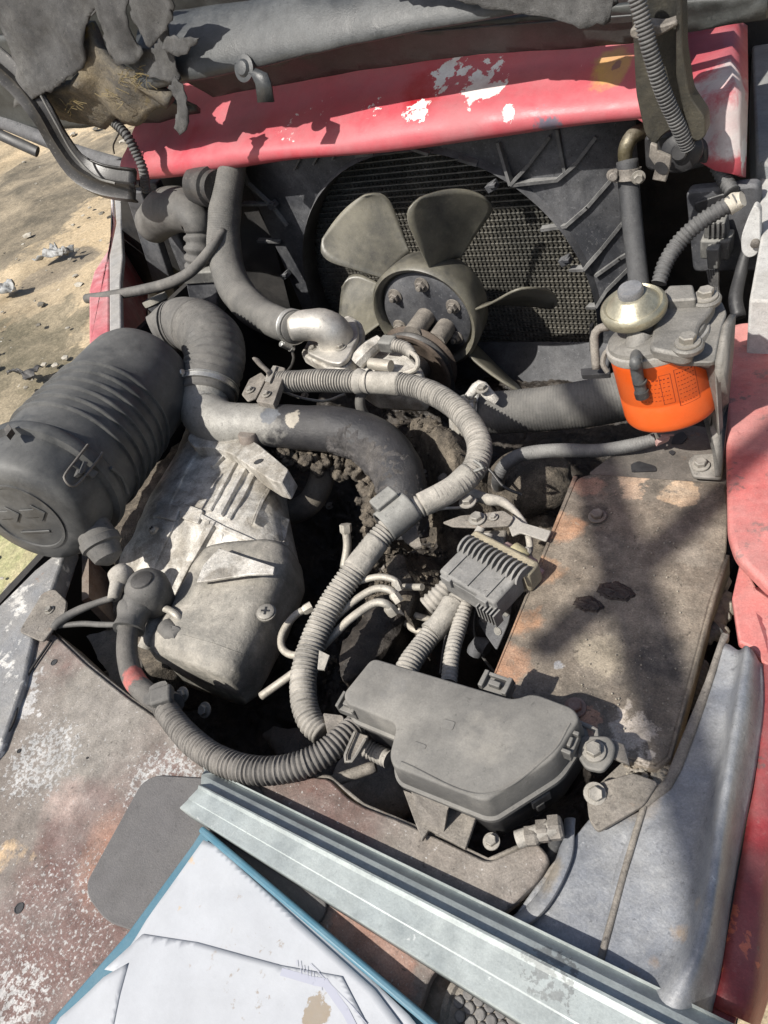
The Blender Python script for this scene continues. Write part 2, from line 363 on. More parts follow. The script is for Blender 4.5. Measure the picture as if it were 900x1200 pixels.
bm = NB(); prism(bm, rnd(pol(dk, 0.0), 0.006), V((0, 0, -0.012))); link(bm, 'deck_plate', M_deck, body, bevel=0.002)
for hx, hy, hr in ((63, 776, .0035), (22, 880, .002), (22, 1064, .004), (102, 888, .001)):
    bm = NB(); c = pz(hx, hy, 0.0008); lathe(bm, c-V((0, 0, .0006)), V((0, 0, 1)), [(hr*1.25, 0), (hr*1.2, .0006), (hr, .0006), (hr*.96, 0.0001)], 20)
    link(bm, 'hole', M_black, body)
# grey painted pad let into the deck
M_pad = mat('grey anti slip paint', (0.115, 0.11, 0.11), 0.8, dust=(0.15, 0.145, 0.14), dustamt=0.5, up=0, bump=0.5, bscale=700, grain=0.12, chips=[((0.24, 0.24, 0.23), 200, 0.68, 0.03)])
pd_ = rnd(pol([(165, 918), (182, 908), (300, 915), (385, 1062), (372, 1085), (300, 1120), (200, 1130), (160, 1092), (124, 1080), (103, 1052), (101, 1034)], 0.0035), 0.012)
bm = NB(); prism(bm, pd_, V((0, 0, -0.0034))); link(bm, 'deck_pad', M_pad, body, bevel=0.0012)
# left rim with bolt tab
M_rim = mat('blue grey rim paint', (0.20, 0.205, 0.215), 0.5, dustamt=0.4, up=0.1, chips=[((0.62, 0.61, 0.58), 22, 0.56, 0.04), ((0.22, 0.12, 0.08), 20, 0.63, 0.05)], bump=0.4)
bm = NB(); prism(bm, pol([(80, 636), (62, 688), (40, 742), (28, 800), (0, 880), (-90, 980), (-90, 800), (-40, 745), (0, 708), (40, 668)], 0.008), V((0, 0, -0.03))); link(bm, 'bay_rim', M_rim, body, bevel=0.004)
bm = NB(); prism(bm, rnd(pol([(64, 690), (78, 704), (76, 718), (50, 752), (40, 748), (22, 740), (50, 694)], 0.012), 0.006), V((0, 0, -0.004))); link(bm, 'bolt_tab', M_steel, body, bevel=0.001)
bolt(body, pz(58, 715, 0.013), V((0, 0, 1)), 0.009)
bm = NB(); tube(bm, *[T([(60, 750, 0.003, 2), (28, 800, 0.003, 2), (14, 850, 0.004, 2), (-20, 900, .004, 2)])[0], 0.0016], seg=8); link(bm, 'seam', M_dark, body)
# bay edge apron under the deck edge: turned-down lip
bm = NB()
edge = [(62, 742), (100, 778), (150, 818), (185, 842), (240, 890), (300, 905), (385, 912), (425, 945), (520, 985), (572, 1010), (628, 985)]
E_ = pol(edge, -0.004); E2 = [p+V((0, 0.004, -0.055)) for p in E_]
for k in range(len(E_)-1): bm.faces.new([bm.verts.new(q) for q in (E_[k], E_[k+1], E2[k+1], E2[k])])
thick(link(bm, 'deck_lip', M_steel, body), 0.003)
# inner fender: pressed blue-grey tray right of the bay
M_fend = mat('blue grey pressed steel', (0.21, 0.222, 0.245), 0.40, 0.25, dust=(0.34, 0.34, 0.33), dustamt=0.55, dscale=14, up=0.0, base2=(0.27, 0.275, 0.285), b2scale=7,
     chips=[((0.16, 0.10, 0.07), 38, 0.665, 0.03), ((0.42, 0.43, 0.44), 90, 0.67, 0.03)],
     spots=[(tuple(pz(790, 1090, 0.01)), 0.018, (0.30, 0.235, 0.18), 40, 0.56, 0.16), (tuple(pz(765, 1120, 0.01)), 0.016, (0.30, 0.225, 0.17), 40, 0.56, 0.16), (tuple(pz(742, 1138, 0.01)), 0.016, (0.28, 0.20, 0.14), 40, 0.56, 0.16), (tuple(pz(806, 1050, 0.02)), 0.014, (0.34, 0.29, 0.24), 40, 0.56, 0.16), (tuple(pz(640, 1020, 0)), 0.03, (0.30, 0.27, 0.23), 30, 0.56, 0.16), (tuple(pz(735, 925, 0.0)), 0.05, (0.25, 0.22, 0.19), 16, 0.55, 0.15)], bump=0.35, bscale=180, grain=0.2)
# cross sections from the far end to the near end, each a row from the bay edge to the red ridge
secs = [  # (inner x,y,z), (foot of slope), (ridge), (outer foot)
    [(847, 753, .0), (860, 757, .003), (874, 756, .022), (886, 765, .020), (894, 778, .006)],
    [(826, 820, .0), (846, 822, .003), (863, 824, .030), (882, 826, .026), (896, 830, .004)],
    [(797, 898, .0), (826, 905, .003), (850, 908, .032), (868, 908, .026), (884, 912, .002)],
    [(758, 943, .0), (806, 962, .003), (840, 966, .032), (858, 968, .026), (872, 972, .0)],
    [(724, 1010, .0), (788, 1035, .002), (830, 1042, .030), (846, 1046, .024), (858, 1050, -.002)],
    [(710, 1080, .0), (768, 1098, .002), (815, 1110, .028), (834, 1116, .022), (848, 1120, -.004)],
    [(700, 1125, .0), (742, 1135, .004), (790, 1158, .022), (815, 1168, .018), (838, 1172, -.006)],
    [(690, 1150, .006), (730, 1165, .010), (770, 1190, .018), (800, 1205, .014), (828, 1210, -.01)]]
G = [[pz(*q) for q in s] for s in secs]
bm = NB()
def fspl(k):   # smooth along the length
    return spline([s[k] for s in G], [1]*len(G), 0.012)
cols = []
n_ = 40
G = [[g_[0], g_[0].lerp(g_[1], .6), g_[1].lerp(g_[2], .45)*1.0+V((0, 0, (g_[1].z-g_[2].z)*.38)), g_[2], g_[2].lerp(g_[3], .75), g_[3].lerp(g_[4], .5)+V((0, 0, -.004)), g_[4]] for g_ in G]
for k in range(7):
    P_ = [s[k] for s in G]; S = spline(P_, [1]*len(P_), 0.002); cols.append([S[int(round(i*(len(S)-1)/n_))][0] for i in range(n_+1)])
rows = []
for i in range(n_+1):
    S = spline([c[i] for c in cols], [1]*7, 0.001); rows.append([bm.verts.new(S[int(round(j*(len(S)-1)/28))][0]+V((0, 0, .0012*fbm(S[int(round(j*(len(S)-1)/28))][0], 30)))) for j in range(29)])
for i in range(n_):
    for j in range(28): bm.faces.new((rows[i][j], rows[i+1][j], rows[i+1][j+1], rows[i][j+1]))
thick(link(bm, 'inner_fender', M_fend, body, sharp=0), 0.003)
bm = NB(); prism(bm, pol([(752, 950), (700, 1142), (640, 1160), (560, 1100), (605, 1070), (640, 1020), (690, 960)], -0.006), V((0, 0, -0.004))); link(bm, 'fender_floor', M_fend, body, bevel=0.001)
bm = NB(); P_, r_ = T([(755, 944, .0, 4), (735, 1010, .0, 4), (716, 1080, .0, 4), (698, 1146, .0, 4)]); tube(bm, P_, 0.0026, seg=10); link(bm, 'fender_seam', M_steel, body)
# curved step in the fender floor beside the deck end
bm = NB(); P_, r_ = T([(668, 960, -.006, 9), (660, 1010, -.006, 13), (630, 1062, -.006, 15), (590, 1092, -.006, 13), (560, 1110, -.008, 8)]); tube(bm, P_, r_, seg=16, sq=.5); link(bm, 'fender_bead', M_fend, body)
# grey corner gusset with bolt
bm = NB(); prism(bm, rnd(pol([(686, 922), (742, 905), (772, 916), (755, 943), (700, 975), (690, 960)], 0.006), 0.004), V((0, 0, -0.005))); link(bm, 'corner_gusset', M_steel, body, bevel=0.001)
bolt(body, pz(697, 930, 0.009), V((0.3, -0.3, 0.9)), 0.012)
# strip between battery cover and fender
bm = NB(); prism(bm, rnd(pol([(846, 739), (856, 742), (848, 756), (828, 822), (799, 900), (786, 924), (757, 946), (748, 938), (779, 912), (806, 845), (826, 797)], 0.003), 0.003), V((0, 0, -0.012))); link(bm, 'fender_strip', M_steel, body, bevel=0.003)
M_red = mat('faded red paint', (0.50, 0.135, 0.12), 0.5, dust=(0.44, 0.27, 0.25), dustamt=0.55, dscale=8, up=0.1, base2=(0.42, 0.075, 0.07), b2scale=7,
     chips=[((0.15, 0.07, 0.065), 26, 0.60, 0.05), ((0.55, 0.50, 0.47), 140, 0.69, 0.03)], bump=0.3, grain=0.15)
M_redd = mat('dark red paint', (0.25, 0.026, 0.032), 0.42, dust=(0.28, 0.16, 0.15), dustamt=0.35, dscale=10, up=0.05, base2=(0.17, 0.03, 0.035), b2scale=10,
     chips=[((0.10, 0.05, 0.05), 24, 0.60, 0.03)], spots=[(tuple(pz(850, 1090, 0)), 0.05, (0.50, 0.12, 0.06), 70, 0.68, 0.03)], bump=0.3, grain=0.15)
# lower red side rail running to the near corner
secs = [[(866, 690, .004), (884, 688, .006), (905, 690, .002), (960, 700, -.02)],
        [(892, 770, .004), (900, 770, .006), (925, 775, .0), (980, 790, -.03)],
        [(884, 900, .000), (896, 900, .003), (915, 905, -.002), (960, 915, -.03)],
        [(862, 1040, -.004), (884, 1045, -.004), (899, 1050, -.012), (925, 1055, -.05)],
        [(846, 1130, -.006), (870, 1140, -.006), (890, 1150, -.014), (905, 1155, -.06)],
        [(836, 1180, -.006), (860, 1190, -.006), (880, 1200, -.016), (890, 1204, -.06)]]
G = [[pz(*q) for q in s] for s in secs]; bm = NB(); rows = []
cols = []
for k in range(4):
    S = spline([s[k] for s in G], [1]*len(G), 0.002); cols.append([S[int(round(i*(len(S)-1)/30))][0] for i in range(31)])
for i in range(31):
    S = spline([c[i] for c in cols], [1]*4, 0.002); rows.append([bm.verts.new(S[int(round(j*(len(S)-1)/12))][0]) for j in range(13)])
for i in range(30):
    for j in range(12): bm.faces.new((rows[i][j], rows[i+1][j], rows[i+1][j+1], rows[i][j+1]))
thick(link(bm, 'side_rail', M_redd, body, sharp=0, label='dark red lower side rail with chipped paint'), 0.004)
bm = NB(); prism(bm, rnd(pol([(826, 1150), (868, 1172), (852, 1240), (700, 1290), (720, 1190), (800, 1190)], -.010), .004), V((0, 0, -0.02))); link(bm, 'rail_end', M_redd, body, bevel=0.002)
# red cover plate standing proud at the right
bm = NB(); prism(bm, rnd(pol([(849, 402), (852, 382), (868, 377), (960, 372), (960, 700), (900, 688), (862, 650), (853, 622)], 0.03), [.01, .01, .01, 0, 0, .004, .01, .01]), V((0, 0, -0.016))); link(bm, 'side_cover', M_red, body, bevel=0.005, bseg=4, label='faded red upper side cover with rounded corner')
if 0: bm = NB(); prism(bm, pol([(893, 610), (897, 610), (890, 700), (886, 700)], 0.0312), V((0, 0, -.002))); link(bm, 'cover_seam', M_dark, body)
bm = NB(); prism(bm, pol([(868, 655), (888, 690), (930, 720), (930, 800), (893, 775), (880, 758), (866, 752), (858, 700)], 0.006), V((0, 0, -0.01))); link(bm, 'rail_top', M_red, body, bevel=0.002)
# pale pillar at the right edge
M_pale = mat('worn pale pillar paint', (0.50, 0.50, 0.49), 0.55, dustamt=0.4, chips=[((0.25, 0.25, 0.25), 30, 0.62, 0.05)], bump=0.25)
M_bg = mat('grey blue pillar paint', (0.20, 0.22, 0.235), 0.5, dustamt=0.3, bump=0.2)
bm = NB(); prism(bm, [pz(x, y, .10) for x, y in ((889, 190), (960, 180), (960, 352), (878, 352), (892, 275))], V((0, 0, -0.1))); link(bm, 'pillar_plate', M_pale, body, bevel=0.003)
bm = NB(); prism(bm, [pz(x, y, .12) for x, y in ((880, 18), (960, 10), (960, 200), (886, 190))], V((0, 0, -0.12))); link(bm, 'pillar', M_bg, body, bevel=0.004)
M_mat = mat('worn floor mat', (0.30, 0.26, 0.22), 0.8, dustamt=0.4, up=0, base2=(0.16, 0.13, 0.10), b2scale=30, bump=0.5)
bm = NB(); prism(bm, pol([(470, 1120), (500, 1136), (560, 1100), (700, 1150), (760, 1330), (450, 1330)], -0.016), V((0, 0, -0.004))); link(bm, 'lower_floor', M_mat, body)
c = pz(590, 1205, -0.012); rr = (pz(516, 1205, -0.012)-c).length
bm = NB(); lathe(bm, c, V((0, 0, 1)), [(rr, 0), (rr, .004), (rr*.9, .006), (rr*.86, .003), (rr*.3, .003)], 48); link(bm, 'drain_ring', M_steel, body)
M_knob = mat('dark rubber knobs', (0.05, 0.055, 0.07), 0.7, dustamt=0.4, up=0.2)
bm = NB()
for i in range(-6, 7):
    for j in range(-6, 7):
        q = V((i+.5*(j % 2), j*.87, 0))*.0085
        if q.length < rr*.8: lathe(bm, c+q+V((0, 0, .002)), V((0, 0, 1)), [(.0042, 0), (.004, .003), (.003, .0038)], 10)
link(bm, 'rubber_knobs', M_knob, body, kind='stuff')

# red cross beam above the radiator
prof = [(1.035, .200), (.995, .206), (.972, .214), (.966, .226), (.972, .238), (.990, .252), (1.010, .262), (1.08, .296), (1.18, .335), (1.30, .370), (1.42, .385)]
def onbeam(x, y):
    Y = 1.45; last = None
    while Y > .955:
        p = py(x, y, Y); zb = None
        for (a, b), (c, d) in zip(prof[3:], prof[4:]):
            if a <= Y <= c: zb = b+(d-b)*(Y-a)/(c-a)
        if zb is not None and p.z >= zb: return p
        Y -= .003
    return py(x, y, .968)
def sp(x, y, Y, rad, colr, ns, th, sf): return (tuple(onbeam(x, y) if x < 740 else py(x, y, Y)), rad, colr, ns, th, sf)
W_ = (0.74, 0.73, 0.70)
M_beam = mat('red beam paint', (0.46, 0.075, 0.095), 0.38, dust=(0.36, 0.155, 0.165), dustamt=0.7, dscale=5, up=0.0, base2=(0.42, 0.02, 0.03), b2scale=3.2, b2lo=.54, b2hi=.64, bump=0.15, grain=0.06,
   spots=[sp(500, 105, 1.1, .10, (0.38, 0.012, 0.02), 7, .60, .15), sp(716, 80, 1.1, .055, (0.50, 0.30, 0.07), 14, .55, .12), sp(722, 76, 1.1, .018, (0.16, 0.10, 0.06), 30, .72, .05), sp(830, 130, 1.0, .12, (0.55, 0.52, 0.50), 16, .58, .12), sp(850, 180, 1.0, .06, (0.7, 0.69, 0.66), 24, .56, .06), sp(856, 165, 1.0, .02, (0.16, 0.10, 0.08), 40, .66, .05), sp(640, 150, .98, .07, (0.12, 0.12, 0.16), 30, .70, .06), sp(490, 130, 1.05, .05, W_, 38, .66, .015), sp(565, 95, 1.1, .075, W_, 45, .66, .015), sp(525, 85, 1.1, .07, W_, 34, .65, .015), sp(595, 132, 1.05, .03, W_, 40, .72, .015), sp(435, 130, 1.05, .06, W_, 60, .80, .015), sp(340, 150, 1.05, .10, W_, 80, .86, .015), sp(380, 130, 1.05, .10, W_, 80, .86, .015),
          sp(215, 150, 1.0, .012, (0.85, 0.85, 0.85), 5, .62, .02)],
   chips=[((0.7, 0.68, 0.66), 120, 0.70, 0.02)])
beam = thing('cross_beam', 'faded red painted steel beam with flaked white patches above the radiator', 'body beam', (-0.7, 1.0, 0.2))
bm = NB(); xs = [-1.27+i*(1.27-.262)/46 for i in range(47)]
S = spline([V((0, a, b)) for a, b in prof], [1]*len(prof), 0.008); rows = []
for x in xs: rows.append([bm.verts.new(V((x, s[0].y+.004*noise.noise(V((x*6, i*.1, 0))), s[0].z+.006*noise.noise(V((x*4, i*.13, 3)))))) for i, s in enumerate(S)])
for i in range(len(rows)-1):
    for j in range(len(S)-1): bm.faces.new((rows[i][j], rows[i+1][j], rows[i+1][j+1], rows[i][j+1]))
thick(link(bm, 'beam_shell', M_beam, beam, sharp=0), 0.004)
# flared right end, bent down and worn white
bm = NB()
A = [py(738, 50, 1.17), py(790, 40, 1.18), py(862, 20, 1.2)]
B = [py(736, 128, .966), py(800, 90, 1.05), py(856, 72, 1.04)]
C_ = [py(738, 132, .97), py(800, 120, .99), py(862, 108, .985)]
D_ = [py(820, 190, .96), py(838, 200, .958), py(868, 206, .955)]
g = [[bm.verts.new(q) for q in r] for r in (A, B, C_)]
for i in range(2):
    for j in range(2): bm.faces.new((g[i][j], g[i][j+1], g[i+1][j+1], g[i+1][j]))
d = [bm.verts.new(q) for q in D_]
bm.faces.new((g[2][0], g[2][1], d[1], d[0])); bm.faces.new((g[2][1], g[2][2], d[2], d[1]))
e = [bm.verts.new(py(876, 30, 1.24)), bm.verts.new(py(877, 110, 1.03)), bm.verts.new(py(874, 208, 1.0))]
bm.faces.new((g[0][2], e[0], e[1], g[2][2], g[1][2])); bm.faces.new((g[2][2], e[1], e[2], d[2]))
subdiv_shape(bm, 0.03)
o = link(bm, 'beam_end', M_beam, beam, sharp=0, label='flared right end of the beam, worn to bare white metal'); thick(o, 0.004)

# ================================================================== HOOD, raised
M_hood = mat('dark hood underside', (0.035, 0.038, 0.040), 0.40, dust=(0.115, 0.12, 0.122), dustamt=0.5, dscale=7, up=0.0, bump=0.25, grain=0.2)
M_hoodk = mat('black hood edge', (0.035, 0.038, 0.038), 0.5, dust=(0.10, 0.105, 0.10), dustamt=0.4, up=0, bump=0.2)
M_ins = mat('woven insulation', (0.06, 0.06, 0.061), 0.9, dust=(0.135, 0.132, 0.125), dustamt=0.6, dscale=7, up=0, bump=1.0, bscale=900, grain=0.35, gscale=900)
M_foam = mat('stained foam', (0.07, 0.065, 0.058), 0.9, dust=(0.22, 0.18, 0.115), dustamt=0.75, dscale=10, up=0, bump=0.8, bscale=200, grain=0.3, chips=[((0.16, 0.12, 0.04), 25, 0.60, 0.1)])
hood = thing('raised_hood', 'raised dark hood with torn woven insulation hanging from its underside', 'hood', (-0.6, 1.0, 0.4))
def ysheet(name, pts, m, parent, t=0.004, wr=0.004, label=None, cut=0.02, wave=20, bev=0):
    rag = name == 'insulation'
    if rag: cut = .010
    """plate in perspective-true space: (x, y, Y) points; crumpled a little"""
    bm = NB(); vs = [bm.verts.new(py(*q)) for q in pts]; bm.faces.new(vs); bmesh.ops.triangulate(bm, faces=bm.faces)
    subdiv_shape(bm, cut)
    for v in bm.verts: v.co += V((noise.noise(v.co*wave), noise.noise(v.co*wave+V((5, 0, 0))), noise.noise(v.co*wave+V((0, 9, 0)))))*wr
    if rag:
        for v in bm.verts:
            k = .0035 if v.is_boundary else .0
            v.co += V((noise.noise(v.co*150), 0, noise.noise(v.co*150+V((3, 3, 3)))))*k*1.6+V((0, 1, 0))*(.010*noise.noise(v.co*14+V((7, 0, 0)))+.004*abs(noise.noise(v.co*45)))
    o = link(bm, name, m, parent, sharp=0, label=label); thick(o, .0018 if rag else t); return o
# hood inner shell far behind (closing the top)
ysheet('hood_panel', [(-60, -60, 1.06), (1000, -60, 1.06), (1000, 8, 1.06), (760, 40, 1.08), (560, 60, 1.10), (250, 112, 1.14), (120, 138, 1.12), (0, 150, 1.1), (-60, 150, 1.1)], M_hoodk, hood, .006, .003)
# pressed steel frame member running across the top, rounded section
def member(name, pts, m, seg=22, sq=.6):
    P_ = [py(a, b, c) for a, b, c, r in pts]; r_ = [r*mpp(p) for p, (_, _, _, r) in zip(P_, pts)]
    bm = NB(); tube(bm, P_, r_, seg=seg, step=.02, sq=sq); return link(bm, name, m, hood, sharp=0)
member('frame_member', [(170, 62, .96, 42), (230, 52, .96, 40), (300, 40, .96, 38), (350, 30, .96, 36), (357, 29, .96, 33), (372, 28, .96, 33), (430, 18, .96, 30), (520, 4, .96, 26), (640, -14, .96, 24)], M_hood, 28, .35)
ysheet('frame_web', [(215, 90, 1.0), (355, 62, 1.0), (380, 45, 1.0), (560, 22, 1.0), (745, 2, 1.0), (900, -8, 1.0), (900, 20, 1.0), (742, 46, 1.02), (560, 60, 1.03), (390, 84, 1.03), (250, 110, 1.03)], M_hoodk, hood, .006, .002)
bm = NB(); P_ = [py(a, b, .995) for a, b in ((385, 47), (470, 40), (560, 32), (650, 25), (742, 18))]; tube(bm, P_, .0012, seg=6); link(bm, 'weld_bead', M_hood, hood)
if 0: bm = NB(); lathe(bm, py(282, 22, .915), -V((0, 1, .25)), [(.030, -.01), (.028, -.002), (.024, .0015), (.020, .0005), (.010, -.001)], 32); link(bm, 'embossed_dimple', M_hood, hood)
ysheet('insulation', [(-40, -40, .93), (150, -40, .93), (112, 12, .92), (100, 25, .92), (103, 72, .91), (70, 98, .90), (40, 118, .89), (17, 124, .89), (20, 80, .9), (0, 30, .92), (-40, 30, .92)], M_ins, hood, .003, .006, 'large torn grey insulation flap at the top left corner')
ysheet('insulation', [(103, -20, .915), (150, -20, .91), (152, 40, .905), (164, 60, .90), (160, 72, .90), (140, 74, .90), (126, 60, .905), (112, 20, .91)], M_ins, hood, .004, .008)
ysheet('insulation', [(150, -20, .90), (200, -20, .90), (205, 10, .90), (196, 44, .895), (180, 58, .89), (168, 42, .895), (156, 20, .90)], M_ins, hood, .004, .008)
ysheet('insulation', [(150, 62, .925), (180, 56, .92), (196, 30, .92), (208, 62, .915), (212, 94, .91), (180, 96, .91), (155, 80, .92)], M_ins, hood, .004, .007)
ysheet('insulation', [(196, 44, .90), (215, 42, .895), (236, 42, .89), (226, 50, .89), (224, 60, .89), (208, 66, .895), (194, 60, .90)], M_ins, hood, .003, .005)
ysheet('insulation', [(205, 90, .90), (214, 98, .895), (222, 130, .89), (220, 152, .885), (214, 160, .885), (206, 150, .887), (208, 120, .89), (196, 104, .90)], M_ins, hood, .004, .004, 'narrow torn insulation strip hanging over the red beam')
ysheet('insulation', [(425, -30, .93), (720, -30, .93), (724, 0, .925), (715, 20, .92), (705, 27, .92), (670, 28, .92), (610, 16, .925), (560, 2, .93), (500, -4, .93)], M_ins, hood, .004, .005, 'woven insulation edge at the top centre')
ysheet('foam_pad', [(90, 22, .95), (110, 20, .95), (125, 60, .94), (150, 78, .935), (176, 96, .93), (205, 108, .93), (200, 120, .94), (160, 133, .95), (120, 140, .96), (76, 134, .95), (52, 108, .94), (98, 75, .93)], M_foam, hood, .02, .012, 'stained brown foam pad with torn threads')
bm = NB()
for k in range(60):
    a = random.choice(((80, 122), (130, 112), (165, 95), (155, 88))); p = py(a[0]+random.uniform(-12, 12), a[1]+random.uniform(-9, 9), .915)
    tube(bm, [p, p+V((random.uniform(-.01, .01), -.004, random.uniform(-.004, .006))), p+V((random.uniform(-.02, .02), -.002, random.uniform(-.012, .006)))], .0004, seg=4, step=.006)
link(bm, 'torn_threads', mat('straw threads', (0.22, 0.17, 0.07), 0.9, dustamt=.2, up=0), hood, kind='stuff')
# hood rim lower left and black weather strips
ysheet('hood_rim', [(-40, 40, 1.0), (20, 40, 1.0), (60, 110, 1.02), (130, 140, 1.02), (230, 122, 1.02), (235, 126, 1.03), (180, 140, 1.03), (60, 150, 1.02), (-40, 150, 1.0)], M_hoodk, hood, .008, .003)
# latch hook
latch = thing('hood_latch_tab', 'small curved grey steel latch tab riveted under the hood over the beam', 'latch tab', py(290, 85, .92))
bm = NB(); P_ = [py(a, b, Y) for a, b, Y in ((272, 79, .93), (290, 80, .92), (303, 86, .91), (308, 98, .905), (311, 120, .90))]
vs = []
for p, wd in zip(P_, (.010, .017, .017, .016, .017)):
    s = V((.96, 0, -.1)); vs.append([bm.verts.new(p-s*wd*.9), bm.verts.new(p+s*wd*.9)])
for a, b in zip(vs, vs[1:]): bm.faces.new((a[0], a[1], b[1], b[0]))
thick(link(bm, 'tab', M_hood, latch, sharp=0), .003)
bm = NB(); lathe(bm, py(286, 80, .918), V((0, -1, .5)), [(.018, -.002), (.018, .001), (.012, .002), (.009, .006), (.004, .007)], 24); link(bm, 'rivet', M_hood, latch)

M_strip = mat('black weather strip', (0.010, 0.010, 0.011), 0.38, dustamt=.08, up=.05, bump=.1)
ws = hood
def channel(parent, name, pts, w, m, flip=1, t=.003):
    """flat curved strap with raised lips"""
    P_ = [py(*q) for q in pts]; S = spline(P_, [1]*len(P_), .015); bm = NB(); rows = []
    vw = [(p[0]-CO).normalized() for p in S]
    for i, (p, _) in enumerate(S):
        n = (S[min(i+1, len(S)-1)][0]-S[max(i-1, 0)][0]).normalized(); s = n.cross(V((0.25, -.75, .6))).normalized(); k = s.cross(n)
        rows.append([bm.verts.new(q) for q in (p-s*w*.5+k*w*.18, p-s*w*.44, p-s*w*.1, p, p+s*w*.08+k*w*.14, p+s*w*.2, p+s*w*.5, p+s*w*.54-k*w*.25)])
    for a, b in zip(rows, rows[1:]):
        for j in range(7): bm.faces.new((a[j], a[j+1], b[j+1], b[j]))
    o = link(bm, name, m, parent, sharp=50); thick(o, t); return o
channel(ws, 'hinge_arm', [(-30, 50, .90), (20, 92, .90), (50, 130, .89), (70, 165, .885), (92, 195, .88), (120, 210, .88), (160, 216, .90)], .05, M_strip)
bm = NB(); P_ = [py(*q) for q in ((48, 112, .885), (66, 145, .875), (86, 180, .868), (112, 207, .865), (135, 215, .87))]; tube(bm, P_, .0022, seg=8); link(bm, 'arm_lip', M_plast, ws)
br = thing('hood_prop_rail', 'black flat prop rail reaching from the left edge to the beam', 'rail', py(60, 175, 1.0))
bm = NB(); P_ = [py(*q) for q in ((-40, 125, 1.0), (20, 150, 1.0), (90, 178, 1.0), (165, 200, 1.0))]; tube(bm, P_, .014, seg=10, sq=.6); link(bm, 'rail', M_shroud, br)
bm = NB(); P_ = [py(*q) for q in ((-40, 140, .99), (0, 158, .99), (44, 178, .99))]; tube(bm, P_, .011, seg=10, sq=.5); link(bm, 'rail_tip', M_black, br)
bm = NB(); P_ = [py(*q) for q in ((95, 190, .985), (130, 203, .985), (165, 214, .985))]; tube(bm, P_, .009, seg=10, sq=.6); link(bm, 'rail_lower', M_black, br)
bm = NB(); P_ = [py(*q) for q in ((133, 143, .95), (148, 158, .94), (160, 180, .935), (168, 200, .93), (171, 224, .93))]; tube(bm, P_, .009, seg=12, corr=(.006, .2)); link(bm, 'short_conduit', M_loomd, label='short black ribbed conduit hanging before the left end of the beam', cat='conduit')
bm = NB(); P_ = [py(*q) for q in ((146, 140, .96), (140, 155, .96), (133, 170, .96), (134, 180, .96))]; tube(bm, P_, .0015, seg=6); link(bm, 'thin_wire', M_rubberd, label='thin black wire hanging beside the short conduit near the beam', cat='wire')
# right hinge with ribbed cable
hg = hood
def yprism(name, pts, Y, dep, m, parent, bev=.003, r=0, **k):
    bm = NB(); P_ = poly_y(pts, Y)
    if r: P_ = rnd(P_, r)
    prism(bm, P_, V((0, dep, 0))); return link(bm, name, m, parent, bevel=bev, **k)
M_hinge = mat('hinge steel', (0.03, 0.03, 0.028), 0.4, 0.2, dust=(0.12, 0.105, 0.07), dustamt=.5, up=0.1, bump=.4)
yprism('hinge_plate', [(736, -30), (797, -30), (798, 60), (806, 110), (824, 138), (826, 158), (815, 168), (800, 162), (790, 150), (775, 160), (768, 172), (756, 160), (745, 110), (742, 50)], .93, .008, M_hinge, hg, .002, .01)
yprism('hinge_flange', [(792, -30), (798, -30), (800, 60), (808, 112), (826, 138), (827, 160), (818, 167), (806, 160), (800, 130), (792, 90)], .905, .025, M_hinge, hg, .003, .006)
yprism('hinge_lug', [(738, 34), (756, 28), (775, 30), (792, 24), (794, 30), (775, 42), (748, 48), (738, 44)], .90, .02, M_steel, hg, .003, .004)
yprism('pivot_plate', [(754, 160), (800, 155), (828, 172), (830, 195), (790, 205), (756, 200)], .96, .02, M_black, hg, .004, .008)
bm = NB(); lathe(bm, py(800, 176, .94), V((0, -1, .3)), [(.024, 0), (.024, .006), (.018, .01), (.010, .011), (.010, .018), (.008, .02)], 24); link(bm, 'pivot_pin', M_black, hg)
hk = thing('bracket_hook', 'bent grey steel tab with an oval hole below the hood hinge', 'bracket', py(772, 190, .90))
bm = NB(); P_ = poly_y([(762, 168), (770, 171), (770, 177), (786, 184), (785, 196), (780, 214), (764, 211), (768, 196), (760, 184), (761, 176)], .895); prism(bm, P_, V((0, .006, 0))); link(bm, 'tab', M_steel, hk, bevel=.0015)
bm = NB(); lathe(bm, py(775, 197, .8945), V((0, -1, 0)), [(.0065, 0), (.0065, .0006), (.001, .0006)], 16, sq=1.4); link(bm, 'oval_hole', M_black, hk)
bm = NB(); P_ = [py(*q) for q in ((738, -30, .885), (752, 20, .885), (762, 60, .885), (776, 105, .89), (795, 148, .90), (806, 172, .91))]; tube(bm, P_, .0088, seg=14, corr=(.0042, .16)); link(bm, 'hinge_conduit', M_loomd, label='ribbed black conduit running down along the right hood hinge', cat='conduit')
# ================================================================== RADIATOR
rad = thing('radiator', 'black finned radiator in a large ribbed plastic fan shroud under the beam', 'radiator', (-.68, 1.05, -.5))
YR = 1.05
M_core = mat('radiator fins', (0.15, 0.148, 0.135), 0.45, 0.3, dust=(0.27, 0.25, 0.21), dustamt=.6, dscale=9, up=.2, bump=.2, grain=.3)
bm = NB(); bot = py(600, 402, YR+.04).z
x0, x1 = -1.08, -.385; z = bot; 
fin = NB()
while z < .24:
    # louvred corrugated fin row between two flat tubes
    n = 170; prev = None
    for i in range(n+1):
        x = x0+(x1-x0)*i/n; zz = z+.0016+(.0046 if i % 2 else -.0030)
        a = fin.verts.new((x, YR+.036, zz)); b = fin.verts.new((x, YR+.055, zz+.001))
        if prev: fin.faces.new((prev[0], a, b, prev[1]))
        prev = (a, b)
    box(bm, V(((x0+x1)/2, YR+.050, z-.0035)), V((1, 0, 0)), V((0, 1, 0)), V((0, 0, 1)), x1-x0, .022, .0020)
    z += .0108
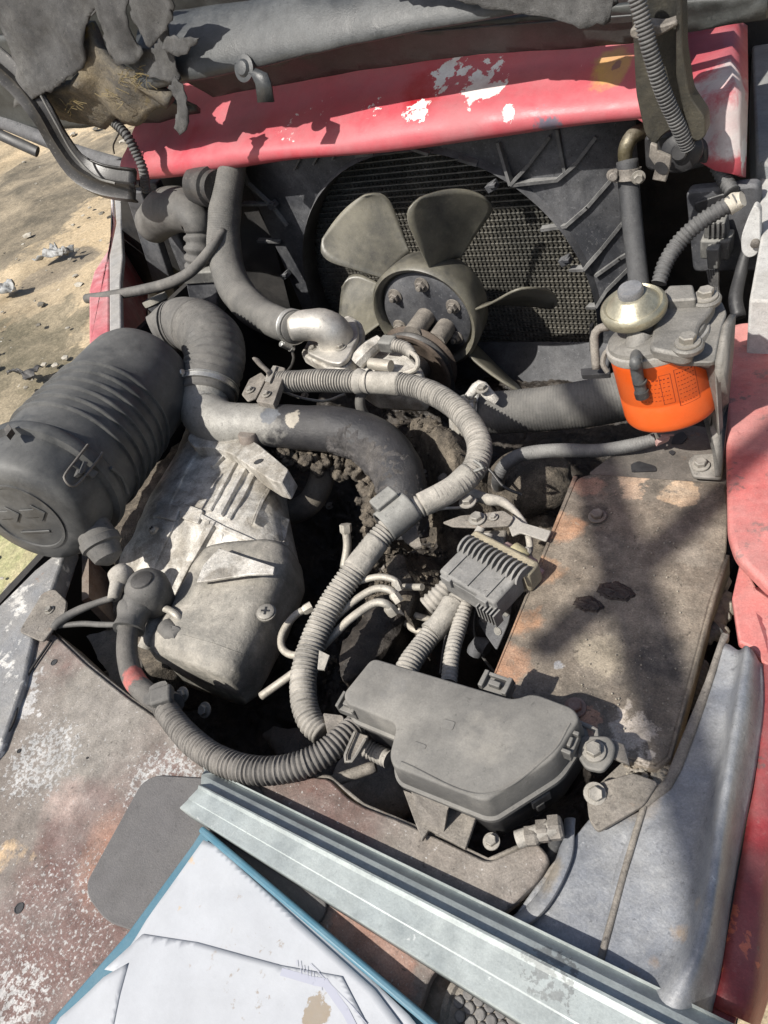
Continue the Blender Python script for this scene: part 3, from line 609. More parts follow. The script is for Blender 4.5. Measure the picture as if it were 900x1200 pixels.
link(fin, 'core_fins', M_core, rad, kind='stuff', smooth=False); link(bm, 'core_tubes', M_core, rad, kind='stuff', smooth=False)
bm = NB(); box(bm, V(((x0+x1)/2, YR+.075, .0)), V((1, 0, 0)), V((0, 1, 0)), V((0, 0, 1)), x1-x0, .03, .6); link(bm, 'core_back', M_dark, rad)
bm = NB(); box(bm, V(((x0+x1)/2, YR+.045, bot-.030)), V((1, 0, 0)), V((0, 1, 0)), V((0, 0, 1)), x1-x0, .06, .045); link(bm, 'lower_tank', M_black, rad, bevel=.004)
# shroud face: plate with a round opening
oc = V((-.688, YR-.01, -.112)); orad = .300
def sh(a, r): return oc+V((math.cos(a)*r, 0, math.sin(a)*r))
outer = []
bm = NB(); N = 96; r1 = []; r2 = []; r3 = []; r4 = []
xl, xr, zt, zb = py(286, 200, YR-.01).x, py(748, 200, YR-.01).x, .26, -.52
for k in range(N):
    a = 2*math.pi*k/N; d = V((math.cos(a), 0, math.sin(a)))
    ts = []
    for comp, lo, hi, o_ in ((d.x, xl, xr, oc.x), (d.z, zb, zt, oc.z)):
        if comp > 1e-6: ts.append((hi-o_)/comp)
        elif comp < -1e-6: ts.append((lo-o_)/comp)
    t = max(min(ts), orad+.004)
    r1.append(bm.verts.new(oc+d*t)); r2.append(bm.verts.new(oc+d*(orad+.003))); r3.append(bm.verts.new(oc+d*orad+V((0, -.012, 0)))); r4.append(bm.verts.new(oc+d*orad+V((0, .03, 0))))
for k in range(N):
    j = (k+1) % N
    bm.faces.new((r1[k], r1[j], r2[j], r2[k])); bm.faces.new((r2[k], r2[j], r3[j], r3[k])); bm.faces.new((r3[k], r3[j], r4[j], r4[k]))
thick(link(bm, 'shroud', M_shroud, rad, sharp=30), .003)
M_rib = mat('dusty rib', (0.05, 0.05, 0.052), 0.6, dust=(0.26, 0.26, 0.255), dustamt=.5, up=.5, bump=.1)
from mathutils.bvhtree import BVHTree
def bvh(o):
    me = o.data; off_ = root_loc(o); return BVHTree.FromPolygons([v.co+off_ for v in me.vertices], [p.vertices[:] for p in me.polygons])
TS = [bvh(o_) for o_ in rad.children if o_.name.startswith('shroud')]
def onshroud(x, y):
    best = None; d = ray(x, y).normalized()
    for t_ in TS:
        h = t_.ray_cast(CO, d)
        if h[0] is not None and (best is None or h[3] < best[3]): best = h
    return best[0]-V((0, .002, 0)) if best else py(x, y, YR-.014)
def rib(pts, Y=0, w=.0048, dep=.012):
    bm = NB(); Q = []
    for (x0_, y0_), (x1_, y1_) in zip(pts, pts[1:]):
        Q.append(onshroud(x0_, y0_))
    Q.append(onshroud(*pts[-1]))
    for a, b in zip(Q, Q[1:]):
        d = (b-a).normalized(); n = V((0, 1, 0)).cross(d)
        if n.length < 1e-4: continue
        n.normalize(); k_ = .003; box(bm, (a+b)/2-V((0, dep/2-.004, 0)), d, n.cross(d), n, (b-a).length+w*.5, dep, w)
    link(bm, 'shroud_rib', M_rib, rad, smooth=False)
for r_ in ([(602, 214), (655, 208), (676, 190), (700, 158)], [(655, 150), (664, 200)], [(700, 320), (728, 300), (742, 292)], [(694, 380), (694, 440)], [(636, 267), (665, 262), (690, 240), (716, 210)], [(670, 314), (686, 313), (706, 290), (730, 260)], [(690, 358), (700, 357), (712, 338), (738, 312)],
           [(586, 166), (600, 214)], [(600, 214), (622, 190), (646, 158)], [(286, 238), (318, 237)], [(304, 281), (330, 281)], [(318, 235), (338, 262)], [(288, 200), (292, 214), (318, 236)], [(486, 172), (505, 178)], [(540, 184), (560, 190)], [(420, 180), (440, 178)]):
    rib(r_)
for x, y in ((320, 240), (577, 218), (663, 305), (335, 322)):
    bm = NB(); p = py(x, y, YR-.022); box(bm, p, V((.9, 0, .4)).normalized(), V((0, 1, 0)), V((-.4, 0, .9)).normalized(), .018, .014, .012); box(bm, p+V((.004, -.006, .004)), V((1, 0, 0)), V((0, 1, 0)), V((0, 0, 1)), .01, .01, .006); link(bm, 'shroud_clip', M_shroud, rad, bevel=.001)
# rows of ribs on the left part of the shroud
for k in range(6):
    x = 300+k*4; rib([(348+k*22, 196-k*6), (354+k*22, 184-k*5)], YR-.016, .003)
# tray below the fan
bm = NB(); prism(bm, [py(540, 400, 1.02), py(720, 400, 1.04), py(700, 480, .98), py(520, 480, .96)], V((0, .01, -.02))); link(bm, 'lower_tray', M_shroud, rad, bevel=.003)
# surrounding frame left of the radiator: black struts
sup = thing('support_frame', 'black slanted sheet steel supports in shade left of the radiator', 'frame', (-1.1, 1.0, -.4))
for pts, Y in (([(146, 225), (165, 225), (222, 395), (200, 400)], 1.0), ([(170, 215), (182, 215), (232, 330), (222, 345)], 1.02)):
    P_ = [py(x, y, Y) for x, y in pts]; bm = NB(); prism(bm, P_, V((0, .02, 0))); link(bm, 'strut', M_shroud, sup, bevel=.003)
bm = NB(); P_ = [py(x, y, 1.06) for x, y in ((140, 210), (300, 200), (350, 400), (150, 400))]; prism(bm, P_, V((0, .01, 0))); link(bm, 'back_plate', M_dark, sup)
bm = NB(); P_ = [pz(x, y, -.25) for x, y in ((130, 230), (200, 300), (215, 400), (128, 400))]; prism(bm, P_, V((0, 0, -.01))); link(bm, 'shelf', M_dark, sup)

# ================================================================== FAN
YF = .985; hub = py(501, 368, .93); ax = V((0.0, -1, 0.0))
M_fan = mat('yellowed smoky fan plastic', (0.11, 0.105, 0.085), 0.36, dust=(0.27, 0.25, 0.19), dustamt=.55, dscale=6, up=.05, bump=.08, grain=.12, base2=(0.05, 0.05, 0.048), b2scale=5, transl=.1)
fan = thing('radiator_fan', 'smoky plastic cooling fan with broad blades before the radiator core', 'fan', hub)
hr = .096
bm = NB(); lathe(bm, hub, ax, [(hr*.5, -.055), (hr*.93, -.055), (hr*1.0, -.04), (hr*1.04, -.01), (hr*1.06, .012), (hr*1.0, .018), (hr*.93, .014), (hr*.9, -.002), (hr*.2, -.004)], 56); link(bm, 'hub_ring', M_fan, fan, sharp=50)
bm = NB(); lathe(bm, hub, ax, [(hr*.86, -.003), (hr*.86, .004), (hr*.80, .007), (hr*.3, .007)], 48); link(bm, 'hub_plate', M_black if False else M_shroud, fan)
M_blade = M_fan
for k in range(6):
    a = math.radians(60+k*60)
    e = V((math.cos(a), 0, math.sin(a))); t = V((-math.sin(a), 0, math.cos(a)))   # radial, tangential
    bm = NB(); Rt = .218
    def bf(u, v):
        r = hr*.98+(Rt-hr*.98)*u
        ch = .072+.100*min(1, u*1.15)           # chord grows to a broad tip
        if u > .6: ch *= math.sqrt(max(0, 1-((u-.6)/.4)**2*.62))
        s = (v-.5)*ch
        pit = math.radians(66-22*u)
        sweep = .02*u
        cam_ = .012*(1-(2*v-1)**2)
        return hub+V((0, .022, 0))+e*(r-abs(v-.5)**2*.03*u)+t*(s*math.cos(pit)+sweep)+ax*(s*math.sin(pit)*.9-cam_)
    sheet(bm, bf, 16, 14); o = link(bm, 'blade', M_blade, fan, sharp=0); thick(o, .0035, 0)
for k in range(6):
    a = math.radians(20+k*60); c = hub+V((math.cos(a), 0, math.sin(a)))*(hr*.66)+ax*.008; bolt(fan, c, ax, .018, M_steel, 'hub_nut', True, True)
# spindle and pulley in front
pul = thing('fan_pulley', 'dark rusty belt pulley on a spindle in front of the fan hub', 'pulley', hub)
M_pul = mat('rusty pulley', (0.06, 0.048, 0.04), .55, .3, dust=(0.17, 0.13, 0.10), dustamt=.6, up=.2, bump=.4)
pc = py(492, 432, .80)
pa = (pc-hub); pa = V((0.0, -1, -.0))
pcen = hub+V((0.0, 0, 0))
bm = NB(); tube(bm, [hub+ax*.0, hub+ax*.06], .017, seg=20); link(bm, 'spindle', M_steel, pul)
bm = NB(); tube(bm, [hub+V((.035, 0, -.02)), hub+V((.035, -.05, -.02))], .017, seg=16); link(bm, 'spindle_boss', M_steel, pul)
pr = .074
bm = NB(); lathe(bm, hub+ax*.05, ax, [(pr*.5, -.004), (pr*.98, 0), (pr, .003), (pr*.9, .008), (pr*.82, .014), (pr*.82, .018), (pr*.9, .024), (pr*1.0, .029), (pr*.98, .033), (pr*.9, .033), (pr*.86, .022), (pr*.4, .016)], 56); 
for v in bm.verts: v.co += V((-.010, 0, -.062))
link(bm, 'pulley_wheel', M_pul, pul, sharp=40)
bm = NB(); lathe(bm, hub+ax*.062+V((-.010, 0, -.062)), ax, [(pr*.40, 0), (pr*.36, .02), (pr*.2, .026)], 32); link(bm, 'pulley_hub', M_steel, pul)
bt = thing('fan_belt', 'black rubber belt running down from the fan pulley', 'belt', hub)
bm = NB(); cp = hub+ax*.066+V((-.010, 0, -.062)); pts = []
for k in range(21):
    a = math.radians(-10+200*k/20); pts.append(cp+V((math.cos(a)*pr*.86, 0, math.sin(a)*pr*.86)))
pts = [cp+V((pr*.6, 0, -.28))]+pts+[cp+V((-pr*.6, 0, -.28))]
tube(bm, pts, .007, seg=8, sq=.7); link(bm, 'belt', M_rubberd, bt)

# ================================================================== HOSES
def hose(name, label, pts, m, seg=24, corr=None, cat='hose', step=.006, jit=0, wall=0, parent=None, **k):
    P_, r_ = T(pts); bm = NB(); tube(bm, P_, r_, seg=seg, corr=corr, step=step, jit=jit, wall=wall)
    if parent is not None: return link(bm, name, m, parent, sharp=60 if corr else 0, **k)
    return link(bm, name, m, label=label, cat=cat, sharp=60 if corr else 0, **k)
# upper radiator hose + elbow
uh = thing('upper_radiator_hose', 'thick grey rubber hose curving down from under the beam to the aluminium elbow', 'hose', py(265, 200, .95))
q = lambda x, y, Y, r: (py(x, y, Y), r)
M_hose = mat('textured hose rubber', (0.065, 0.064, 0.062), .7, dust=(0.235, 0.225, 0.205), dustamt=.45, up=.3, bump=.5, bscale=500, grain=.1, chips=[((0.10, 0.11, 0.13), 18, .66, .05)])
P_, r_ = T([q(275, 185, 1.0, 15), q(269, 215, .97, 17), q(263, 255, .93, 19), q(263, 295, .89, 20), q(273, 333, .84, 20), q(296, 362, .80, 20), q(325, 378, .76, 19), q(347, 384, .74, 19)])
bm = NB(); tube(bm, P_, r_, seg=40, corr=(.004, .012), step=.003); link(bm, 'hose', M_hose, uh, sharp=0)
axh = (P_[-1]-P_[-2]).normalized(); clamp(uh, P_[-1]-axh*.010, axh, r_[-1]*1.02, .012, 2.2)
th = thing('thermostat_elbow', 'shiny cast aluminium coolant elbow bolted beside the fan pulley', 'coolant elbow', pz(390, 390, .0))
P1 = P_[-1]; E1, re = [P1-axh*.01, P1+axh*.02, pd(378, 384, 1.0), pd(394, 392, 1.01), pd(398, 410, 1.04)], [.0155, .0175, .019, .021, .021]
dep0 = -(R.transposed() @ (P1-CO)).z
E1 = [P1-axh*.01, pd(362, 381, dep0), pd(378, 382, dep0-.003), pd(391, 391, dep0+.005), pd(396, 408, dep0+.03)]; re = [17*dep0/F, 18*dep0/F, 20*dep0/F, 22*dep0/F, 23*dep0/F]
bm = NB(); tube(bm, E1, re, seg=32); link(bm, 'elbow', M_aluc, th, sharp=0)
fz = pd(394, 400, dep0+.012).z
fl = rnd(pol([(358, 412), (372, 392), (408, 370), (418, 376), (420, 392), (408, 418), (398, 426), (385, 424)], fz), .012)
bm = NB(); prism(bm, fl, V((0, 0, -.009))); link(bm, 'flange', M_aluc, th, bevel=.002)
bm = NB(); prism(bm, rnd(pol([(352, 414), (362, 396), (408, 368), (424, 378), (424, 398), (412, 424), (400, 432), (384, 432)], fz-.011), .008), V((0, 0, -.02))); link(bm, 'housing', M_alu, th, bevel=.003)
bolt(th, pz(399, 407, fz+.001), V((0, 0, 1)), .013); bolt(th, pz(366, 409, fz+.0), V((0, 0, 1)), .010)
# coolant sensor cluster right of it
sn = thing('coolant_sensor', 'grey plug connector and sensor beside the aluminium elbow', 'sensor', pz(440, 405, 0))
zz = fz-.01
bm = NB(); P_, r_ = T([(418, 425, zz-.01, 10), (430, 412, zz, 10), (440, 404, zz, 9), (446, 401, zz, 9)]); tube(bm, P_, r_, seg=8, step=.01); link(bm, 'sensor_body', M_alu, sn)
bm = NB(); xq, yq, zq = frame_of(V((0, 0, 1)), pz(470, 405, zz)-pz(440, 402, zz)); box(bm, pz(455, 403, zz+.003), xq, yq, zq, .026, .022, .02); link(bm, 'plug', M_plast, sn, bevel=.003)
bm = NB(); P_, r_ = T([(462, 404, zz+.003, 8), (475, 408, zz, 8), (484, 416, zz-.004, 6)]); tube(bm, P_, r_, seg=14, corr=(.005, .12)); link(bm, 'plug_boot', M_loom, sn)
bm = NB(); P_, r_ = T([(478, 410, zz, 3), (489, 420, zz, 3), (488, 432, zz-.01, 3), (474, 438, zz-.02, 3)]); tube(bm, P_, r_, seg=8); link(bm, 'sensor_wire', M_tape, sn)
bm = NB(); P_, r_ = T([(434, 426, zz-.005, 7), (458, 429, zz-.005, 7)]); tube(bm, P_, r_, seg=12); link(bm, 'brass_fitting', M_pipe, sn)
bm = NB(); prism(bm, rnd(pol([(424, 398), (446, 392), (480, 415), (496, 432), (490, 448), (430, 446), (412, 434)], fz-.03), .01), V((0, 0, -.06))); link(bm, 'sensor_base', M_alu, sn, bevel=.006)
# lower radiator hose
lh = thing('lower_radiator_hose', 'thick grey rubber hose running right beneath the orange filter', 'hose', pz(560, 480, -.05))
P_, r_ = T([(556, 484, -.06, 24), (590, 483, -.06, 25), (640, 479, -.06, 26), (700, 471, -.06, 28), (760, 455, -.06, 30), (800, 440, -.07, 30)]); bm = NB(); tube(bm, P_, r_, seg=40, corr=(.004, .01)); link(bm, 'hose', M_hose, lh, sharp=0)
axh = (P_[0]-P_[1]).normalized(); clamp(lh, P_[0]-axh*.008, axh, r_[0]*1.02, .012, 5.6)
bm = NB(); tube(bm, [P_[0]-axh*.01, P_[0]+axh*.01, P_[0]+axh*.02+V((0, 0, -.05))], r_[0]*.9, seg=24); link(bm, 'pump_inlet', M_alu, lh)
bm = NB(); P_, r_ = T([(548, 466, -.01, 5), (562, 452, -.005, 7), (572, 462, -.01, 7), (582, 470, -.02, 5)]); tube(bm, P_, r_, seg=12); link(bm, 'bleed_union', M_alu, lh); bolt(lh, pz(565, 456, .004), V((0, 0, 1)), .012)
# small fuel hose
fh = thing('fuel_hose', 'thin black braided hose curving from the engine to below the orange filter', 'hose', pz(590, 550, -.02))
P_, r_ = T([(586, 576, -.10, 7), (584, 562, -.05, 8), (592, 545, -.03, 8.5), (612, 533, -.02, 8.5), (650, 528, -.01, 8.5), (700, 528, 0, 8), (740, 522, .01, 8), (768, 515, .015, 7.5)])
M_braid = mat('braided rubber', (0.05, 0.05, 0.052), .5, dust=(0.26, 0.255, 0.24), dustamt=.4, up=.35, bump=.2)
bm = NB(); tube(bm, P_, r_, seg=18, corr=(.003, .03)); link(bm, 'hose', M_braid, fh, sharp=0)
bm = NB(); tube(bm, T([(583, 568, -.07, 0), (586, 580, -.10, 0)])[0], .0085, seg=16); link(bm, 'ferrule', M_steel, fh)
bm = NB(); box(bm, pz(776, 516, .018), *frame_of(V((0.3, -.3, .8))), .014, .005, .010); box(bm, pz(782, 510, .024), *frame_of(V((0.5, -.1, .6))), .016, .002, .002); link(bm, 'spring_clip', M_pink, fh)

# ================================================================== AIR CLEANER
zc = .10
A0 = pz(60, 570, zc); A1 = pz(160, 450, zc-.02)
A1 = A0+(A1-A0)*1.0
axc = (A1-A0); Lc = axc.length; axc.normalize()
mp0 = mpp(A0); Rc = 86*mp0
ac = thing('air_cleaner', 'large grey ribbed plastic air cleaner canister with wire latch', 'air cleaner', (A0+A1)/2-V((0, 0, Rc)))
Lf = Lc+Rc*.35
h0 = -Rc*.62
prof = [(Rc*.62, h0), (Rc*.80, h0+.004), (Rc*.87, h0+.014), (Rc*.89, h0+.03), (Rc*.90, h0+.058), (Rc*.99, h0+.060), (Rc*1.0, h0+.066), (Rc*1.0, h0+.074), (Rc*.97, h0+.078)]
bm = NB(); lathe(bm, A0, axc, prof, 72); link(bm, 'end_cap', M_canister, ac, sharp=50)
st = h0+.078; L2 = Lf-st
prof = [(Rc*.93, st)]
for k in range(6):
    h = st+.040+k*.0205; g = 1-.006*k
    prof += [(Rc*.935*g, h-.0022), (Rc*.975*g, h-.0010), (Rc*.978*g, h+.0012), (Rc*.938*g, h+.0024)]
prof += [(Rc*.90, Lf-.045), (Rc*.885, Lf-.02), (Rc*.84, Lf-.006), (Rc*.6, Lf), (Rc*.2, Lf+.002)]
bm = NB(); lathe(bm, A0, axc, prof, 72); link(bm, 'canister_body', M_canister, ac, sharp=50)
# embossed TOP-arrow disc on the end cap
up = V((0, 0, 1)); ex = axc.cross(up).normalized(); ez = ex.cross(axc).normalized()
ec = A0+axc*h0
bm = NB(); lathe(bm, ec+axc*.001, -axc, [(Rc*.56, 0), (Rc*.56, .003), (Rc*.52, .003), (Rc*.51, .0005), (Rc*.1, .0005)], 48); link(bm, 'cap_recess', M_canister, ac)
bm = NB()
for (cx_, cy_) in ((-.22, .05), (.22, .05)):
    P_ = [ec-axc*.0005+ex*Rc*(cx_+u0)+ez*Rc*(cy_+v0) for u0, v0 in ((-.20, -.04), (-.20, .10), (.04, .10), (.04, .18), (.20, .03), (.04, -.12), (.04, -.04))]
    prism(bm, P_, -axc*.0018)
box(bm, ec-axc*.001+ez*Rc*-.25, ex, ez, axc, Rc*.5, Rc*.04, .002)
link(bm, 'cap_arrow_relief', M_canister, ac, bevel=.001)
# wire latch: a frame standing off the canister
def onc(x, y, lift=1.0):
    """point on the canister surface seen at pixel x, y"""
    d = ray(x, y).normalized(); m_ = CO-A0; r = Rc*lift
    dp = d-axc*d.dot(axc); mp_ = m_-axc*m_.dot(axc); a_ = dp.dot(dp); b_ = 2*dp.dot(mp_); c_ = mp_.dot(mp_)-r*r; D = b_*b_-4*a_*c_
    return CO+d*((-b_-math.sqrt(max(D, 0)))/(2*a_))
M_wire = mat('latch wire', (0.10, 0.09, 0.08), .4, .7, dustamt=.3)
for k_, sgn in ((0, 0),):
    bm = NB(); tube(bm, [onc(*q, 1.03) for q in ((103, 521), (93, 534), (77, 555), (76, 562), (82, 569), (90, 568), (104, 552), (118, 534), (120, 530))], .0016, seg=8, step=.004); link(bm, 'latch_wire', M_wire, ac)
    bm = NB(); P_ = [onc(*q, 1.035) for q in ((86, 545), (92, 540), (116, 553), (110, 560))]; prism(bm, P_, (A0-P_[0]).normalized()*.006); link(bm, 'latch_lever', M_canister, ac, bevel=.001)
    bm = NB(); P_ = [onc(*q, 1.06) for q in ((98, 540), (104, 541), (97, 556), (92, 554))]; prism(bm, P_, (A0-P_[0]).normalized()*.016); link(bm, 'latch_hook', M_canister, ac, bevel=.001)
    bm = NB(); tube(bm, [onc(*q, 1.015) for q in ((130, 548), (140, 556), (146, 566), (150, 578))], .0028, seg=8); link(bm, 'moulded_tag', M_canister, ac)
bm = NB(); P_ = [onc(*q, 1.0) for q in ((9, 508), (14, 502), (18, 508), (12, 516))]; prism(bm, P_, (P_[0]-A0).normalized()*.008); link(bm, 'far_latch', M_wire, ac)
# drain valve
bm = NB(); dv = pz(120, 640, .04); lathe(bm, dv, (V((.55, -.4, -.55))), [(.022, -.03), (.024, -.012), (.026, -.010), (.026, 0), (.022, .002), (.018, .018), (.006, .026)], 24); link(bm, 'drain_valve', M_rubber, ac)
# ---- intake elbow and bellows
ie = thing('intake_hose', 'grey corrugated rubber intake elbow clamped between air cleaner and metal pipe', 'hose', pz(240, 400, .08))
P_, r_ = T([(182, 392, .06, 22), (200, 384, .06, 27), (216, 379, .065, 30), (232, 384, .07, 33)]); bm = NB(); tube(bm, P_, r_, seg=36); link(bm, 'elbow_stub', M_rubber, ie, sharp=0)
for k in (0.35, .6):
    i = 1; p = P_[1].lerp(P_[2], k); a = (P_[2]-P_[1]).normalized(); bm = NB(); lathe(bm, p-a*.002, a, [(r_[1]*1.0, 0), (r_[1]*1.10, .0005), (r_[1]*1.10, .0035), (r_[1], .004)], 40, cap=False); link(bm, 'moulded_ring', M_rubber, ie)
P_, r_ = T([(218, 380, .068, 27), (234, 385, .07, 33), (248, 400, .068, 35.5), (252, 418, .06, 35.5), (249, 436, .05, 35), (244, 448, .042, 34)]); bm = NB(); tube(bm, P_, r_, seg=44, corr=(.0105, .06)); link(bm, 'bellows', M_rubber, ie, sharp=0)
P_, r_ = T([(246, 442, .046, 35), (243, 456, .038, 34), (241, 468, .032, 33)]); bm = NB(); tube(bm, P_, r_, seg=44); link(bm, 'cuff', M_rubber, ie, sharp=0)
axh = (P_[2]-P_[0]).normalized(); clamp(ie, P_[1], axh, r_[1]*1.01, .011, .35)
# metal intake pipe: grey near, black and caked far
M_ipipe = mat('intake pipe paint', (0.030, 0.030, 0.033), .45, .1, dust=(0.085, 0.08, 0.075), dustamt=.3, up=.04, bump=.5,
   spots=[(tuple(pz(240, 480, .03)), .21, (0.30, 0.29, 0.265), 9, .45, .10), (tuple(pz(345, 492, .03)), .03, (0.42, 0.38, 0.31), 30, .60, .05), (tuple(pz(322, 487, .03)), .035, (0.14, 0.15, 0.165), 30, .62, .05)])
ip = thing('intake_pipe', 'bent metal intake pipe, grey at the left and black with caked dirt at the right', 'pipe', pz(300, 510, 0))
P_, r_ = T([(243, 455, .04, 30), (238, 470, .03, 30), (242, 485, .02, 29), (262, 497, .015, 27), (300, 498, .01, 25), (350, 501, .005, 26), (400, 505, .0, 28), (440, 520, -.01, 30), (464, 548, -.02, 30), (472, 585, -.035, 29), (474, 630, -.07, 28)])
bm = NB(); tube(bm, P_, r_, seg=44, step=.004, jit=.02); link(bm, 'pipe', M_ipipe, ip, sharp=0)
# crust of dirt stuck to the far end and the underside of the pipe
bm = NB(); P_, r_ = T([(395, 507, .0, 27), (425, 514, -.006, 29.5), (446, 530, -.014, 31), (464, 552, -.021, 31), (472, 585, -.036, 30.5), (474, 630, -.07, 30)])
tube(bm, P_, r_, seg=90, step=.0016)
bm.normal_update(); dd = [(v, v.normal*(.0022*fbm(v.co, 110, 5)+.0012*fbm(v.co, 320, 3)-.0014)) for v in bm.verts]
for v, q__ in dd: v.co += q__
link(bm, 'crusted_sleeve', mat('pipe crust', (0.045, 0.043, 0.045), .85, dust=(0.12, 0.108, 0.095), dustamt=.5, dscale=16, up=.1, bump=.8, bscale=300, grain=.4, lump=.5), ip, sharp=0)
bm = NB(); random.seed(11)
path = [(325, 524, -.02), (345, 530, -.03), (370, 533, -.035), (395, 537, -.035), (415, 545, -.035), (432, 560, -.035), (440, 585, -.04), (444, 612, -.05), (448, 640, -.06)]
for k in range(230):
    i = random.random()*(len(path)-1); j = int(i); t_ = i-j; x = path[j][0]*(1-t_)+path[j+1][0]*t_+random.gauss(0, 6); y = path[j][1]*(1-t_)+path[j+1][1]*t_+random.gauss(2, 8)
    c = pz(x, y, path[j][2]-.01+random.gauss(0, .006)); s = random.uniform(.003, .011)
    g_ = bmesh.ops.create_icosphere(bm, subdivisions=3, radius=s)
    for v in g_['verts']:
        p = v.co+c; v.co = c+v.co*(1+.8*fbm(p, 90, 4)+.3*fbm(p, 300, 3))
link(bm, 'caked_dirt', M_mud, ip, kind='stuff', sharp=0)
# ---- snorkel behind: elbow, bellows, duct
sk = thing('air_snorkel', 'dusty black plastic intake snorkel with bellows behind the radiator hose', 'duct', py(220, 300, .98))
bm = NB(); P_, r_ = T([q(180, 262, 1.0, 22), q(196, 248, .98, 26), q(215, 246, .96, 25), q(230, 258, .94, 19), q(233, 272, .93, 16)]); tube(bm, P_, r_, seg=32); link(bm, 'snorkel_elbow', M_rubber, sk, sharp=0)
bm = NB(); P_, r_ = T([q(233, 268, .935, 17), q(234, 290, .915, 18), q(236, 318, .90, 19)]); tube(bm, P_, r_, seg=32, corr=(.0165, .16)); link(bm, 'snorkel_bellows', M_rubber, sk, sharp=60)
bm = NB(); P_ = poly_y([(217, 330), (254, 328), (256, 372), (228, 384)], .88); prism(bm, P_, V((0, .05, 0))); link(bm, 'duct_box', M_shroud, sk, bevel=.004)
bm = NB(); P_ = poly_y([(214, 320), (256, 318), (256, 332), (216, 334)], .875); prism(bm, P_, V((0, .055, 0))); link(bm, 'duct_collar', M_plast, sk, bevel=.003)
bm = NB(); lathe(bm, py(240, 218, .97), V((1, -.3, 0)), [(.035, -.02), (.036, .03), (.036, .032), (.030, .034), (.030, .05)], 28); link(bm, 'outlet_stub', M_rubberd, sk)
# ---- breather canister with its thin hose
bc = thing('breather_canister', 'small upright grey canister with pale cap under the thin hose', 'canister', py(185, 370, .85))
c0 = py(181, 350, .84); ca = V((.25, -.2, -1)).normalized(); rb = 15*mpp(c0)
bm = NB(); lathe(bm, c0, ca, [(rb*.6, -.004), (rb*.98, -.003), (rb*1.0, .0), (rb*1.0, .008), (rb*.9, .010)], 32); link(bm, 'cap', mat('pale cap', (0.24, 0.235, 0.20), .6, dustamt=.5, up=.4), bc)
bm = NB(); lathe(bm, c0+ca*.010, ca, [(rb*.88, 0), (rb*.86, .03), (rb*.80, .075)], 32); link(bm, 'barrel', M_shroud, bc)
bm = NB(); tube(bm, [c0+ca*.07, c0+ca*.09+V((-.03, 0, 0)), c0+ca*.085+V((-.04, -.03, 0))], .009, seg=12); link(bm, 'elbow', M_rubber, bc)
hose('breather_hose', 'thin grey rubber hose sticking out left across the bay rim above the air cleaner', [q(102, 350, .80, 5.5), q(125, 347, .80, 5.5), q(165, 340, .815, 6), q(200, 331, .82, 6.5), q(225, 317, .835, 6.5), q(247, 292, .86, 6), q(262, 270, .90, 5)], M_rubber, 16, wall=0)
# ================================================================== ENGINE BLOCK AND SLUDGE
eng = thing('engine_block', 'oily black engine block and head caked with mud in the middle of the bay', 'engine', (-.55, .5, -.5))
humps = [(pz(525, 520, -.06), .055, .11), (pz(500, 490, -.06), .05, .09), (pz(545, 560, -.08), .045, .07), (pz(470, 640, -.08), .05, .06), (pz(430, 600, -.09), .035, .05), (pz(440, 690, -.10), .05, .06), (pz(410, 740, -.1), .05, .04),
         (pz(625, 570, -.08), .05, .07), (pz(640, 600, -.09), .04, .05), (pz(400, 465, -.05), .05, .08), (pz(470, 470, -.05), .04, .07), (pz(350, 850, -.1), .05, .03), (pz(330, 460, -.08), .03, .03)]
pits = [(pz(340, 570, -.12), .04, .06), (pz(350, 620, -.12), .045, .07), (pz(370, 660, -.12), .035, .05), (pz(400, 760, -.14), .03, .05), (pz(560, 740, -.12), .05, .25), (pz(600, 800, -.12), .06, .25), (pz(450, 790, -.12), .03, .08), (pz(560, 640, -.1), .03, .06), (pz(300, 830, -.1), .05, .09)]
xr0, xr1, yr0, yr1 = -.93, -.10, .12, .97
def zf(x, y):
    p = V((x, y, 0)); z = -.215+.020*fbm(p, 9, 5)+.008*fbm(p, 40, 4)+.0035*fbm(p, 150, 4)
    for i_, (c, s, a) in enumerate(humps): z += a*(1.4 if i_ < 7 else 1.1)*math.exp(-((x-c.x)**2+(y-c.y)**2)/(2*s*s*.5))
    for c, s, a in pits: z -= a*math.exp(-((x-c.x)**2+(y-c.y)**2)/(2*s*s*.5))
    return z
bm = NB(); sheet(bm, lambda u, v: V((xr0+(xr1-xr0)*u, yr0+(yr1-yr0)*v, zf(xr0+(xr1-xr0)*u, yr0+(yr1-yr0)*v))), 300, 300)
# mud where it is raised, oil in the rest: two sheets split by height
me_hi = NB(); me_lo = bm
hi = [f for f in bm.faces if f.calc_center_median().z > -.185+.02*noise.noise(f.calc_center_median()*25)]
vm = {}
for f in hi:
    vs = []
    for v in f.verts:
        if v.index not in vm or True:
            k = (round(v.co.x, 5), round(v.co.y, 5))
            if k not in vm: vm[k] = me_hi.verts.new(v.co)
        vs.append(vm[k])
    me_hi.faces.new(vs)
bmesh.ops.delete(bm, geom=hi, context='FACES_ONLY')
link(bm, 'oily_casting', M_oil, eng, kind='stuff', sharp=0); link(me_hi, 'mud_crust', M_mud, eng, kind='stuff', sharp=0)
